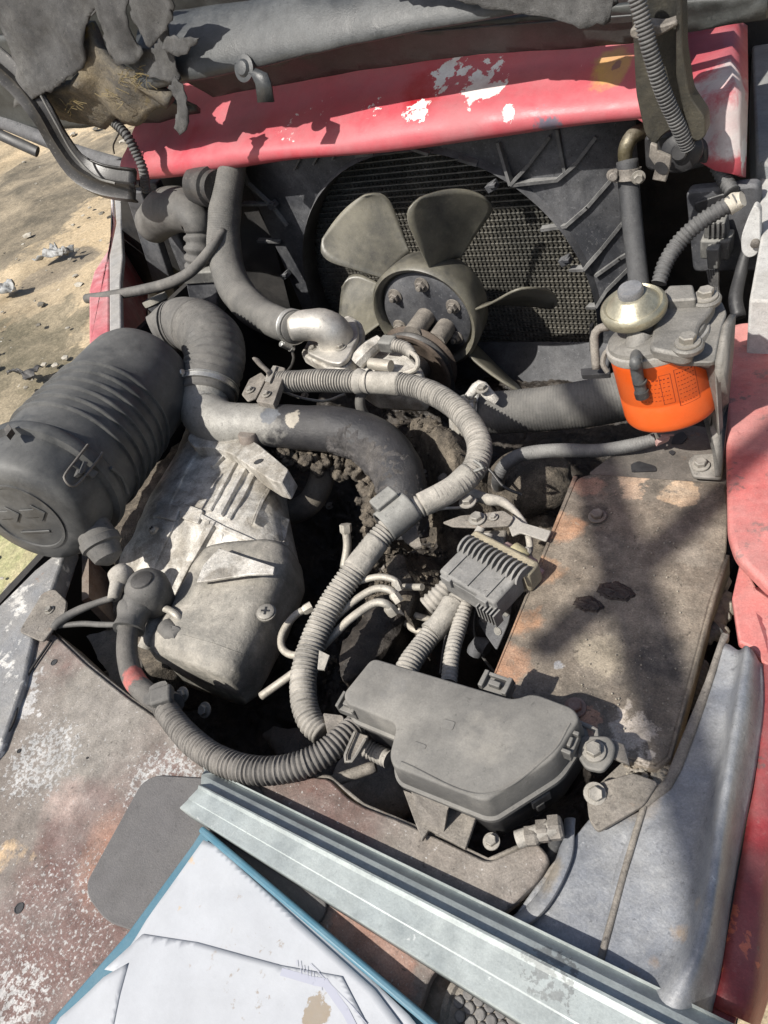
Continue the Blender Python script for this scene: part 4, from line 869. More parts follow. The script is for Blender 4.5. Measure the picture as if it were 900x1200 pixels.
# scattered crumbs
bm = NB()
for i in range(900):
    a = random.choice(((530, 520), (500, 600), (460, 660), (440, 700), (420, 590), (610, 560), (400, 470), (480, 480), (380, 740)))
    x, y = random.gauss(a[0], 28), random.gauss(a[1], 24); p = pz(x, y, -.12); p.z = zf(p.x, p.y)+.002; s = random.uniform(.0012, .0042)
    g_ = bmesh.ops.create_icosphere(bm, subdivisions=1, radius=s)
    for v in g_['verts']: v.co = v.co*random.uniform(.6, 1.3)+p
link(bm, 'dirt_crumbs', M_mud, eng, kind='stuff', smooth=False)
# black rounded casting below the injector pipes
bm = NB(); P_ = rnd(pol([(395, 765), (440, 700), (480, 690), (470, 740), (420, 790), (402, 800)], -.06), .015); prism(bm, P_, V((0, 0, -.14))); subdiv_shape(bm, .008); rough_up(bm, .004, 60); link(bm, 'pump_casting', M_oil, eng, sharp=0)
bm = NB(); P_ = rnd(pol([(452, 660), (470, 650), (488, 690), (478, 720), (462, 700)], -.03), .004); prism(bm, P_, V((0, 0, -.10))); subdiv_shape(bm, .006); rough_up(bm, .003, 80); link(bm, 'pump_flange', M_mud, eng, sharp=0)
bm = NB(); P_ = rnd(pol([(300, 860), (360, 850), (400, 900), (440, 930), (380, 935)], -.10), .015); prism(bm, P_, V((0, 0, -.2))); subdiv_shape(bm, .01); rough_up(bm, .008, 40); link(bm, 'lower_casting', M_oil, eng, sharp=0)
bm = NB(); g_ = bmesh.ops.create_icosphere(bm, subdivisions=4, radius=1.0); c = pz(440, 920, -.10)
for v in g_['verts']: v.co = c+V((v.co.x*.05, v.co.y*.04, v.co.z*.03)); v.co += V((0, 0, .003*fbm(v.co, 60)))
link(bm, 'dusty_mount', M_steel, eng, sharp=0)
bm = NB(); g_ = bmesh.ops.create_icosphere(bm, subdivisions=4, radius=1.0); c = pz(622, 565, -.09)
for v in g_['verts']: v.co = c+V((v.co.x*.06, v.co.y*.045, v.co.z*.04)); v.co += V((1, 1, 1))*.006*fbm(v.co, 40)
link(bm, 'pump_housing', M_mud, eng, sharp=0)
# injector pipes
inj = 'fuel injection pipes beside the loom'
def pipe(pts, label, r=4, nuts=True, m=None):
    t = thing('fuel_pipe', label, 'fuel pipe', pz(*pts[0][:3]), inj)
    P_, r_ = T([(a, b, c, r) for a, b, c in pts]); bm = NB(); tube(bm, P_, r_, seg=14, step=.004); link(bm, 'pipe', m or M_pipe, t, sharp=0)
    if nuts:
        for e in (0,):
            a = (P_[1]-P_[0]).normalized(); bm = NB(); lathe(bm, P_[0]-a*.004, a, [(r_[0]*1.45, 0), (r_[0]*1.45, .009), (r_[0]*1.1, .012)], 6); link(bm, 'union_nut', M_pipe, t, sharp=30)
pipe([(334, 684, -.04), (352, 706, -.035), (366, 716, -.035), (345, 726, -.04), (330, 745, -.045), (336, 765, -.045), (356, 768, -.045), (380, 752, -.045)][:0] or [(362, 712, -.035), (345, 722, -.035), (331, 742, -.04), (331, 760, -.045), (345, 768, -.045), (360, 760, -.045), (368, 752, -.045)], 'bright hooked steel pipe left of the grey loom', 4.5)
pipe([(466, 688, .0), (463, 680, .006), (445, 676, .010), (422, 681, .008), (396, 692, .0)], 'uppermost curved fuel pipe right of the loom', 4)
pipe([(465, 702, -.005), (458, 692, .003), (440, 690, .006), (418, 702, .004), (395, 722, -.004), (380, 740, -.015)], 'middle curved fuel pipe right of the loom', 4.5)
pipe([(459, 716, -.01), (453, 708, .0), (438, 707, .003), (412, 724, .0), (390, 745, -.01), (355, 780, -.03), (306, 816, -.045)], 'longest straight fuel pipe passing under the loom to the left', 5)
pipe([(405, 618, -.02), (407, 640, -.04), (403, 665, -.06)], 'short upright steel pipe beside the caked intake pipe', 5)
pipe([(472, 716, -.05), (490, 722, -.05), (520, 730, -.06)], 'short steel pipe left of the finned connector looms', 4)
pipe([(474, 728, -.07), (486, 738, -.07), (510, 742, -.07)], 'lower short steel pipe in shade near the finned connector', 4)
bm = NB(); tube(bm, T([(473, 688, -.02, 1), (495, 688, -.01, 1)])[0], .004, seg=10); link(bm, 'bleed_screw', M_pipe, eng)
# curved grey hose at left of the caked pipe
hose('vent_hose', 'dirty curved rubber hose between the aluminium housing and the caked pipe', [(380, 540, -.05, 15), (376, 565, -.07, 15), (362, 590, -.09, 15), (335, 602, -.10, 14), (310, 600, -.11, 14)], mat('dirty hose', (0.06, 0.055, 0.05), .7, dust=(0.20, 0.17, 0.13), dustamt=.7, up=.2, bump=.6), 24)
hose('thin_hose', 'thin grey hose dropping behind the loom into the mud', [(437, 452, -.0, 6), (424, 462, -.0, 6), (422, 475, -.01, 6), (428, 488, -.03, 6)], M_rubber, 14)

# ================================================================== STARTER / CAST HOUSING
zt = .0
gh = thing('gear_housing', 'weathered cast aluminium gear housing with ribs and round flange left of the engine', 'engine housing', pz(260, 620, -.1))
def loft(bm, secs, cap=True):
    rings = [[bm.verts.new(p) for p in s] for s in secs]; skin(bm, rings, cap)
# main casting: ribbed body seen from above
def casting(name, pts, z, dep, parent, m, bev=.005, r=.006, ru=.0012, s=60, low=None, cut=.012, slope=None):
    """slope: height rise toward the camera-right edge as (axis vector, amount per metre)"""
    P_ = rnd(pol(pts, z), r); bm = NB()
    if slope:
        c = sum(P_, V((0, 0, 0)))/len(P_)
        P_ = [p+V((0, 0, (p-c).dot(slope)*1.0)) for p in P_]
    prism(bm, P_, V((0, 0, -dep))); o = link(bm, name, m, parent, bevel=bev, bseg=3); return o
# barrel of the housing as a big rounded loft along its axis
def axis_loft(name, stations, m, parent, seg=40, p=2.6, ru=.0015, rs=45, sharp=0):
    """stations: (left px, right px, z of crown, depth); squircle sections"""
    bm = NB(); rings = []
    for (lx, ly), (rx, ry), zc_, dp in stations:
        a = pz(lx, ly, zc_-dp*.5); b = pz(rx, ry, zc_-dp*.5); c = (a+b)/2; hw = (b-a)/2
        vs = []
        for k in range(seg):
            t = 2*math.pi*k/seg; ct, st_ = math.cos(t), math.sin(t)
            x = math.copysign(abs(ct)**(2/p), ct); y = math.copysign(abs(st_)**(2/p), st_)
            q_ = c+hw*x+V((0, 0, 1))*(dp*.5*y)
            q_ += V((0, 0, 1))*ru*fbm(q_, rs)
            vs.append(bm.verts.new(q_))
        rings.append(vs)
    skin(bm, rings); return link(bm, name, m, parent, sharp=sharp)
def interp(st, n):
    out = []
    for a, b in zip(st, st[1:]):
        for i in range(n):
            t = i/n; out.append(((a[0][0]+(b[0][0]-a[0][0])*t, a[0][1]+(b[0][1]-a[0][1])*t), (a[1][0]+(b[1][0]-a[1][0])*t, a[1][1]+(b[1][1]-a[1][1])*t), a[2]+(b[2]-a[2])*t, a[3]+(b[3]-a[3])*t))
    out.append(st[-1]); return out
gh_barrel = axis_loft('housing_barrel', interp([((226, 512), (328, 548), -.005, .10), ((216, 545), (334, 600), -.005, .11), ((178, 612), (345, 650), -.002, .12), ((168, 640), (348, 672), -.004, .12), ((152, 668), (336, 690), -.018, .12), ((146, 690), (240, 735), -.045, .10), ((163, 720), (215, 752), -.065, .08)], 5), M_alu, gh, p=3.2, ru=.003, rs=35)
def strip(pts, z, h, w, m, parent, name, r=0):
    P_ = pol(pts, z); bm = NB()
    for a, b in zip(P_, P_[1:]):
        d = (b-a).normalized(); n = V((0, 0, 1)).cross(d); box(bm, (a+b)/2-V((0, 0, h/2)), d, n, V((0, 0, 1)), (b-a).length, w, h)
    return link(bm, name, m, parent, bevel=min(w, h)*.3)
HB = bvh(gh_barrel)
def hit(x, y, tree=None, lift=0.0, dflt=0.0):
    d = ray(x, y).normalized(); h = (tree or HB).ray_cast(CO, d)
    if h[0] is None: return pz(x, y, dflt)+V((0, 0, lift)), V((0, 0, 1))
    n = h[1] if h[1].dot(d) < 0 else -h[1]
    return h[0]+n*lift, n
def crib(pts, rpx, name='cast_rib', m=None, parent=None, tree=None, lift=0.0, sq=1.0, seg=10):
    """sharp edged cast rib lying on the surface"""
    Q = []
    for (x0_, y0_), (x1_, y1_) in zip(pts, pts[1:]):
        for i in range(5): Q.append(hit(x0_+(x1_-x0_)*i/5, y0_+(y1_-y0_)*i/5, tree, lift))
    Q.append(hit(*pts[-1], tree, lift)); bm = NB(); rows = []
    n_ = sum((q_[1] for q_ in Q), V((0, 0, 0))).normalized()
    for i, (p, _) in enumerate(Q):
        d = (Q[min(i+1, len(Q)-1)][0]-Q[max(i-1, 0)][0]).normalized(); s_ = n_.cross(d).normalized(); w_ = rpx*mpp(p); h_ = w_*1.1 if rpx > 2 else w_*.5
        rows.append([bm.verts.new(p+q_) for q_ in (-s_*w_*1.15-n_*.006, -s_*w_*.75+n_*h_, s_*w_*.75+n_*h_, s_*w_*1.15-n_*.006)])
    skin(bm, rows); return link(bm, name, m or M_alu, parent or gh, sharp=20, bevel=.0007)
def cboss(pts, h, name='cast_boss', m=None, parent=None, tree=None, r=.004, bev=.003):
    Q = [hit(x, y, tree)[0] for x, y in pts]; c = sum(Q, V((0, 0, 0)))/len(Q); ns = [hit(x, y, tree)[1] for x, y in pts]; n = sum(ns, V((0, 0, 0))).normalized()
    Q = [q_-n*((q_-c).dot(n)*.6) for q_ in Q]; P_ = rnd([q_+n*h for q_ in Q], r); bm = NB(); prism(bm, P_, -n*(h+.012)); return link(bm, name, m or M_alu, parent or gh, bevel=bev, bseg=3)
# front flange rim
bm = NB(); prism(bm, rnd(pol([(219, 514), (226, 502), (245, 497), (264, 501), (284, 510), (302, 520), (318, 533), (338, 550), (330, 566), (319, 563), (303, 553), (288, 543), (270, 531), (248, 524), (228, 524)], .012), .004), V((.004, -.002, -.030))); link(bm, 'front_flange', M_alu, gh, bevel=.003, bseg=3)
bm = NB(); lathe(bm, pz(292, 514, .012), V((0.05, .25, 1)), [(.014, -.02), (.0145, .008), (.013, .010), (.010, .010)], 24); link(bm, 'dowel', mat('rusty dowel', (0.13, 0.09, 0.07), .6, .2), gh)
bm = NB(); lathe(bm, pz(303, 541, .0125), V((0, 0, 1)), [(.007, 0), (.007, .0008), (.001, .0008)], 16, sq=.6); link(bm, 'flange_hole', M_black, gh)
crib([(249, 549), (262, 536), (276, 533), (300, 545)], 4)
crib([(276, 544), (262, 570), (246, 600)], 3.2); crib([(287, 552), (272, 580), (258, 606)], 4.2, lift=.001); crib([(300, 552), (284, 584), (268, 610)], 3.2); crib([(320, 566), (306, 590), (296, 616)], 3)
crib([(236, 524), (218, 552), (200, 590), (184, 604)], 3, lift=-.001)
crib([(180, 606), (205, 596), (236, 606), (262, 620), (300, 637), (340, 655)], 3.4)
crib([(252, 612), (236, 640), (222, 664), (204, 700)], 6.5, lift=-.001); crib([(206, 612), (192, 640), (180, 668)], 2.6)
crib([(262, 625), (258, 640), (262, 652)], 3); crib([(300, 640), (312, 652), (330, 660)], 3)
cboss([(218, 592), (240, 600), (234, 616), (212, 608)], .005); cboss([(302, 596), (336, 614), (334, 634), (294, 618)], .006); cboss([(186, 588), (214, 596), (208, 612), (182, 606)], .004); cboss([(262, 622), (296, 636), (290, 654), (256, 642)], .004); cboss([(306, 640), (342, 655), (340, 672), (300, 660)], .005)
cboss([(150, 676), (172, 668), (186, 690), (170, 706)], .006)
for x, y in ((246, 616), (331, 640)): bolt(gh, hit(x, y, None, .003)[0], hit(x, y)[1], .009)
# triangular bracket plate over the motor
bm = NB(); prism(bm, pol([(230, 682), (238, 662), (256, 642), (322, 664), (320, 672), (290, 673), (240, 681)], .014), V((0, 0, -.004))); link(bm, 'triangle_gusset', M_alu, gh, bevel=.001)
bm = NB(); lathe(bm, pz(257, 645, .0122), V((0, 0, 1)), [(.003, 0), (.003, .0006), (.001, .0006)], 12); link(bm, 'gusset_hole', M_black, gh)
def screw(parent, p, n, r):
    bm = NB(); lathe(bm, p, n, [(r*1.15, -.002), (r*1.15, .0008), (r, .001), (r, .003), (r*.85, .0042), (r*.2, .0045)], 28); o = link(bm, 'cross_screw', M_bolt, parent)
    x, y, z = frame_of(n, V((1, .4, 0))); bm = NB(); box(bm, p+n*.0046, x, y, z, r*1.0, r*.22, .001); box(bm, p+n*.0046, x, y, z, r*.22, r*1.0, .0012); link(bm, 'screw_slot', M_black, o)
screw(gh, pz(180, 621, .004), V((-.2, -.1, 1)).normalized(), .006)
# motor barrel
mo = thing('starter_motor', 'grey rounded starter motor barrel with a cross head screw below the housing', 'motor', pz(270, 750, -.1))
motor_barrel = axis_loft('motor_barrel', interp([((246, 664), (348, 655), -.004, .09), ((234, 684), (350, 676), -.000, .10), ((212, 725), (330, 728), -.000, .10), ((190, 764), (304, 778), -.002, .10), ((187, 776), (292, 800), -.006, .095), ((191, 782), (280, 812), -.014, .08)], 5), M_motor, mo, seg=56, p=3.6, ru=.0012, rs=30)
screw(mo, pz(312, 718, -.004), V((.2, 0, 1)).normalized(), .010)
MB_ = bvh(motor_barrel); crib([(214, 744), (250, 754), (285, 767), (322, 776)], 1.0, 'seam_line', M_motor, mo, MB_)
bolt(mo, pz(214, 814, -.03), V((0, -.5, .8)), .012); bolt(mo, pz(240, 832, -.04), V((0, -.5, .8)), .012)
# solenoid terminal boot and battery cable
tb = thing('terminal_boot', 'dusty black rubber terminal boot on top of the housing, larger of two', 'terminal boot', pz(172, 690, 0))
c = pz(172, 688, .025); bm = NB(); lathe(bm, c, V((.15, .15, 1)), [(.026, -.03), (.027, -.01), (.026, .004), (.020, .013), (.010, .017), (.002, .018)], 32); link(bm, 'boot_cap', M_rubber, tb, sharp=0)
bm = NB(); P_, r_ = T([(172, 692, .018, 22), (164, 706, .015, 20), (156, 722, .012, 17), (152, 738, .010, 15)]); tube(bm, P_, r_, seg=24); link(bm, 'boot_sleeve', M_rubber, tb, sharp=0)
bm = NB(); lathe(bm, pz(166, 680, .040), V((.1, .1, 1)), [(.014, 0), (.013, .002), (.008, .004)], 20); link(bm, 'boot_window', M_rubberd, tb)
tb = thing('terminal_boot', 'small pale grey terminal boot left of the larger boot', 'terminal boot', pz(140, 680, 0))
bm = NB(); lathe(bm, pz(140, 672, .02), V((-.1, .1, 1)), [(.015, -.02), (.016, -.004), (.013, .006), (.004, .010)], 24); link(bm, 'boot_cap', M_loom, tb, sharp=0)
bm = NB(); P_, r_ = T([(140, 676, .016, 10), (136, 690, .014, 8), (133, 702, .012, 7)]); tube(bm, P_, r_, seg=18); link(bm, 'boot_sleeve', M_loom, tb, sharp=0)
hose('battery_lead', 'thin black lead running left from the small boot to the rim tab', [(134, 700, .012, 4), (115, 706, .012, 4), (90, 716, .012, 5), (70, 728, .012, 5.5), (62, 737, .010, 4)], M_rubber, 12, cat='cable')
hose('battery_lead', 'second thin lead lying below the first, from the cable to the rim', [(150, 732, .004, 3), (120, 732, .003, 3.5), (95, 731, .003, 3.5), (66, 734, .006, 3)], M_rubber, 12, cat='cable')
cb = thing('starter_cable', 'thick black battery cable with a red mark and taped collars beside the motor', 'cable', pz(150, 760, 0))
M_cab = mat('cable rubber', (0.05, 0.048, 0.046), .6, dust=(0.20, 0.185, 0.165), dustamt=.5, up=.2, spots=[(tuple(pz(160, 800, .0)), .028, (0.45, 0.07, 0.06), 20, .60, .05)], bump=.4)
P_, r_ = T([(152, 730, .012, 12), (149, 750, .008, 12), (150, 775, .004, 12), (158, 798, .0, 13), (175, 815, -.002, 13), (192, 826, -.002, 13)]); bm = NB(); tube(bm, P_, r_, seg=22); link(bm, 'cable', M_cab, cb, sharp=0)
for (x0, y0, x1, y1, rr_) in ((157, 712, 150, 738, 18), (182, 812, 200, 828, 17)):
    P_, r_ = T([(x0, y0, .012, rr_), ((x0+x1)/2, (y0+y1)/2, .012 if y0 < 780 else 0, rr_*.93), (x1, y1, .010 if y0 < 780 else 0, rr_)]); bm = NB(); tube(bm, P_, r_, seg=18, step=.003, jit=.2); link(bm, 'tape_wrap', M_rubber, cb)
bm = NB(); box(bm, pz(190, 816, .014), *frame_of(V((0, 0, 1)), V((1, .8, 0))), .024, .020, .012); link(bm, 'clip_head', M_rubber, cb, bevel=.003)
hose('bracket_rod', 'thin grey rod crossing behind the thick cable below the boots', [(172, 716, -.0, 4), (190, 712, -.0, 4.5), (208, 722, -.0, 4.5), (212, 735, -.02, 5)], M_pipe, 12, cat='rod')
bm = NB(); P_ = rnd(pol([(165, 735), (185, 728), (210, 740), (205, 775), (175, 790), (160, 770)], -.04), .01); prism(bm, P_, V((0, 0, -.1))); subdiv_shape(bm, .01); rough_up(bm, .004, 50); link(bm, 'solenoid_casting', M_mud, gh, sharp=0)
hose('dusty_tube', 'short dusty tube in the shadow beside the cable', [(170, 760, -.03, 9), (180, 735, -.02, 9), (186, 715, -.02, 9)], M_loom, 16, cat='tube')
bm = NB(); tube(bm, T([(195, 735, -.01, 1), (205, 745, -.01, 1), (210, 740, -.01, 1)])[0], .012, seg=14); link(bm, 'clip_nut', M_rubber, gh)
# inner parts of the left pocket
pk = thing('rusty_bracket', 'rusty upright steel bracket in the dark pocket below the air cleaner', 'bracket', pz(110, 680, -.1))
bm = NB(); P_ = pol([(96, 650), (104, 648), (104, 700), (96, 704)], -.02); prism(bm, P_, V((0, 0, -.12))); link(bm, 'upright', mat('pocket rust', (0.10, 0.05, 0.03), .8), pk)
bm = NB(); P_ = pol([(118, 690), (150, 650), (160, 660), (150, 690), (122, 735), (112, 715)], -.08); prism(bm, P_, V((0, 0, -.01))); link(bm, 'foot', M_steel, pk)
bm = NB(); P_ = pol([(100, 745), (135, 735), (160, 800), (185, 845), (150, 830)], -.09); prism(bm, P_, V((0, 0, -.05))); subdiv_shape(bm, .01); rough_up(bm, .004, 40); link(bm, 'dusty_ledge', M_steel, pk)
# rusty dirty ledge beside air cleaner/housing
bm = NB(); P_ = pol([(110, 640), (165, 560), (230, 500), (260, 540), (200, 600), (160, 680)], -.06); prism(bm, P_, V((0, 0, -.02))); subdiv_shape(bm, .012); rough_up(bm, .008, 30); link(bm, 'mud_ledge', M_mud, pk, sharp=0)

# ================================================================== WIRING LOOMS
lm = thing('main_loom', 'large dusty grey wiring conduit looping from the clip across the engine down to the box', 'wiring loom', pz(450, 620, 0))
pts = [(318, 446, .035, 11), (345, 447, .035, 13), (380, 446, .035, 14), (430, 448, .034, 13), (470, 450, .034, 13.5), (505, 460, .034, 14), (535, 479, .034, 14.5), (556, 505, .034, 14.5), (562, 530, .034, 15), (551, 556, .032, 15), (525, 576, .03, 14.5), (494, 592, .03, 14), (468, 608, .028, 14), (442, 634, .024, 14.5), (416, 668, .018, 15), (392, 702, .012, 15.5), (371, 742, .006, 16), (357, 785, .000, 16), (356, 820, -.004, 16), (364, 845, -.008, 16), (378, 860, -.012, 15)]
P_, r_ = T(pts); bm = NB(); tube(bm, P_, r_, seg=22, corr=(.0046, .15)); link(bm, 'ribbed_sleeve', M_loom, lm, sharp=60)
def wrap(parent, a, b, k=1.06, m=None, jit=.06):
    seg_ = pts[a:b+1]; P_, r_ = T([(x, y, z, r*k) for x, y, z, r in seg_]); bm = NB(); tube(bm, P_, r_, seg=22, step=.003, jit=jit); link(bm, 'tape_wrap', m or M_tape, parent, sharp=0)
wrap(lm, 3, 4, 1.02, None, .04); wrap(lm, 9, 11, 1.03, None, .05); wrap(lm, 13, 14, 1.03); 
bm = NB(); P_, r_ = T([(420, 447, .034, 15.5), (430, 448, .034, 12), (434, 448, .034, 15.5)]); tube(bm, P_, r_, seg=18, step=.002); link(bm, 'joint_cuff', M_loom, lm)
bm = NB(); tube(bm, T([(556, 552, .046, 1), (566, 548, .05, 1), (556, 540, .05, 1)])[0], .002, seg=6); link(bm, 'cable_tie', M_plast, lm)
bm = NB(); P_ = pol([(374, 762), (386, 768), (380, 785), (372, 784)], .016); prism(bm, P_, V((0, 0, -.002))); link(bm, 'tape_flag', M_tape, lm)
lo = thing('lower_loom', 'dark ribbed conduit curving along the front edge of the bay', 'wiring loom', pz(300, 900, 0))
pts2 = [(192, 828, .0, 14), (206, 848, .004, 15), (230, 873, .008, 16), (262, 893, .012, 17), (300, 903, .014, 17), (340, 900, .014, 17), (375, 886, .012, 16.5), (400, 866, .008, 16), (420, 848, .0, 15)]
P_, r_ = T(pts2); bm = NB(); tube(bm, P_, r_, seg=24, corr=(.0045, .15)); link(bm, 'ribbed_sleeve', M_loom if False else mat('grey conduit', (0.05, 0.048, 0.046), .6, dust=(0.27, 0.25, 0.225), dustamt=.4, up=.38, bump=.25), lo, sharp=60)
c1 = thing('connector_loom', 'taped grey conduit from the finned connector to the box, left one', 'wiring loom', pz(500, 740, 0))
P_, r_ = T([(540, 700, -.01, 13), (522, 722, -.01, 13), (500, 750, -.01, 13), (480, 778, -.005, 14), (472, 800, -.005, 14)]); bm = NB(); tube(bm, P_, r_, seg=20, corr=(.0045, .12)); link(bm, 'ribbed_sleeve', M_loom, c1, sharp=60)
P_, r_ = T([(532, 708, -.01, 14), (516, 730, -.01, 14), (505, 742, -.01, 14)]); bm = NB(); tube(bm, P_, r_, seg=18, jit=.1, step=.003); link(bm, 'tape_wrap', M_tape, c1)
c2 = thing('connector_loom', 'slim ribbed conduit from the finned connector to the box, right one', 'wiring loom', pz(535, 760, 0))
P_, r_ = T([(546, 706, -.01, 9), (538, 735, -.01, 9.5), (530, 765, -.005, 9.5), (526, 800, -.005, 10)]); bm = NB(); tube(bm, P_, r_, seg=18, corr=(.0045, .14)); link(bm, 'ribbed_sleeve', M_loom, c2, sharp=60)
c3 = thing('connector_loom', 'short dusty conduit branching left behind the finned connector', 'wiring loom', pz(510, 700, 0))
P_, r_ = T([(528, 682, -.02, 10), (515, 698, -.025, 13), (500, 712, -.03, 13)]); bm = NB(); tube(bm, P_, r_, seg=18, corr=(.006, .14)); link(bm, 'ribbed_sleeve', M_loom, c3, sharp=60)
hose('cross_tube', 'grey metal tube below the loom end near the front edge', [(376, 920, -.02, 6), (405, 910, -.02, 7), (440, 898, -.02, 7)], M_steel, 14, cat='tube')
hose('side_loom', 'short ribbed conduit entering the box from the left, under the clip', [(416, 868, -.0, 11), (436, 880, -.01, 11), (456, 890, -.01, 11)], M_loom, 18, corr=(.0042, .15), cat='wiring loom')
hose('sensor_loom', 'taped thin loom running from the mud to the throttle sensor', [(548, 576, -.01, 6), (562, 582, -.005, 7), (575, 586, .0, 7), (588, 588, .0, 6), (604, 600, .0, 4), (616, 618, .0, 4), (621, 640, -.005, 4), (618, 652, -.01, 4)], M_tape, 14, cat='wiring loom', step=.003, jit=.08)
# loom clips
k = thing('loom_clip', 'grey plastic saddle clip gripping the big loom at the middle of the engine', 'clip', pz(465, 600, .05))
cc = pz(466, 606, .028); axl = (pz(494, 592, .03)-pz(442, 634, .024)).normalized(); rr = 14*mpp(cc)
x_, y_, z_ = frame_of(axl, V((0, 0, 1)))
bm = NB(); rows = []
for i in range(15):
    a = math.radians(-115+230*i/14); d = x_*math.cos(a)+y_*math.sin(a); rows.append([bm.verts.new(cc+d*rr*1.28+axl*s) for s in (-.020, -.017, .017, .020)])
rows_out = rows
for a, b in zip(rows, rows[1:]):
    for j in range(3): bm.faces.new((a[j], b[j], b[j+1], a[j+1]))
thick(link(bm, 'saddle', M_plast, k, sharp=0), .003, 1)
s_ = y_ if (R.transposed() @ y_).x < 0 else -y_
bm = NB(); box(bm, cc+x_*rr*1.1+s_*rr*1.05, axl, s_, x_, .030, .020, .022); link(bm, 'clasp', M_plast, k, bevel=.002)
bm = NB(); prism(bm, pol([(464, 618), (486, 612), (494, 640), (486, 642), (474, 634)], .0), V((0, 0, -.003))); link(bm, 'foot', M_steel, k)
k = thing('loom_clip', 'stamped metal loom clip with two bolts beside the clamped intake pipe', 'clip', pz(308, 455, .05))
bm = NB(); prism(bm, rnd(pol([(283, 462), (292, 444), (306, 436), (312, 442), (300, 466), (290, 470)], .045), .003), V((0, 0, -.003))); link(bm, 'bracket_leg', M_steel, k, bevel=.001)
bm = NB(); prism(bm, rnd(pol([(300, 470), (312, 446), (322, 428), (334, 431), (330, 446), (320, 474)], .048), .002), V((0, 0, -.012))); link(bm, 'clip_plate', M_steel, k, bevel=.0015)
bm = NB(); prism(bm, rnd(pol([(310, 446), (320, 428), (324, 429), (316, 448)], .052), .001), V((0, 0, -.003))); link(bm, 'clip_rib', M_bolt, k, bevel=.001)
bm = NB(); tube(bm, T([(300, 421, .055, 1), (306, 428, .058, 1), (315, 436, .055, 1), (316, 440, .05, 1)])[0], .003, seg=8, sq=2.2); link(bm, 'clip_tongue', M_steel, k)
bolt(k, pz(293, 457, .047), V((0, 0, 1)), .0095); bolt(k, pz(312, 462, .050), V((0, 0, 1)), .0095)

# bolts and fittings showing through the dirt
for x, y, d_ in ((356, 462, .012), (398, 474, .012), (520, 560, .012), (486, 668, .009), (480, 640, .010), (500, 560, .010), (385, 590, .010), (600, 575, .013), (640, 545, .012), (446, 660, .008)):
    p = pz(x, y, -.08); p.z = zf(p.x, p.y)+.004; p = pz(x, y, p.z); p.z = zf(p.x, p.y)+.003; bolt(eng, p, V((.1, -.2, 1)), d_, M_steel)
wr = 'thin wires among the looms'
def wire(label, pts_, m=None, r_=1.8):
    P_, rr_ = T([(a, b, c, r_) for a, b, c in pts_]); bm = NB(); tube(bm, P_, rr_, seg=8, step=.005); link(bm, 'thin_wire', m or M_rubberd, label=label, cat='wire', group=wr, sharp=0)
wire('thin black wire hanging between the two connector looms', [(530, 700, -.02), (526, 730, -.04), (520, 760, -.05), (516, 790, -.05)])
wire('thin black wire crossing the dark gap right of the slim conduit', [(560, 700, -.03), (556, 740, -.06), (566, 770, -.07), (590, 800, -.06)])
wire('thin dusty wire lying across the mud above the finned connector', [(498, 600, -.01), (520, 596, -.01), (545, 594, .0), (560, 586, .0)], M_tape)
wire('thin wire looping over the mud left of the fuel hose', [(560, 540, -.02), (575, 552, -.03), (590, 570, -.04), (612, 580, -.04)])
wire('thin black wire below the aluminium elbow', [(338, 402, .0), (344, 420, -.01), (336, 436, -.01), (322, 440, .01)])
wire('thin dusty wire under the left end of the main loom', [(330, 458, .01), (352, 466, -.01), (380, 470, -.02), (404, 462, -.01)], M_tape)
# ================================================================== FUEL FILTER
ff = thing('fuel_filter', 'bright orange fuel filter can under a grey aluminium head with a round primer button', 'fuel filter', pz(785, 490, .0))
top = pz(770, 400, .138); fa = (pz(787, 479, .060)-top); fL = fa.length; fa.normalize(); fr = 55*mpp(top)
M_or = mat('orange filter paint', (0.64, 0.085, 0.008), .30, dust=(0.50, 0.12, 0.03), dustamt=.45, dscale=10, up=0, bump=.05, grain=.04, chips=[((0.35, 0.05, 0.01), 60, .69, .05)])
bm = NB(); lathe(bm, top, fa, [(fr*.9, -.002), (fr*1.0, 0), (fr*1.02, .004), (fr*1.0, .008), (fr*1.0, fL*.58), (fr*.985, fL*.60), (fr*.985, fL*.63), (fr*1.0, fL*.65), (fr*1.0, fL*.90), (fr*.99, fL*.96), (fr*.95, fL*1.0), (fr*.88, fL*1.02), (fr*.5, fL*1.03)], 72); can = link(bm, 'filter_can', M_or, ff, sharp=50)
bm = NB(); lathe(bm, top, fa, [(fr*.98, -.006), (fr*1.045, -.005), (fr*1.05, .0), (fr*1.03, .003), (fr*.99, .004)], 72); link(bm, 'crimp_ring', M_aluc, ff)
bm = NB(); lathe(bm, top, -fa, [(fr*1.0, .004), (fr*.98, .010), (fr*.86, .013), (fr*.5, .016), (fr*.3, .016)], 56); link(bm, 'filter_head', M_alu if False else mat('head casting', (0.17, 0.163, 0.15), .5, .3, dust=(0.27, 0.255, 0.23), dustamt=.5, up=.15, bump=.4), ff, sharp=40)
M_head = MATS['head casting']
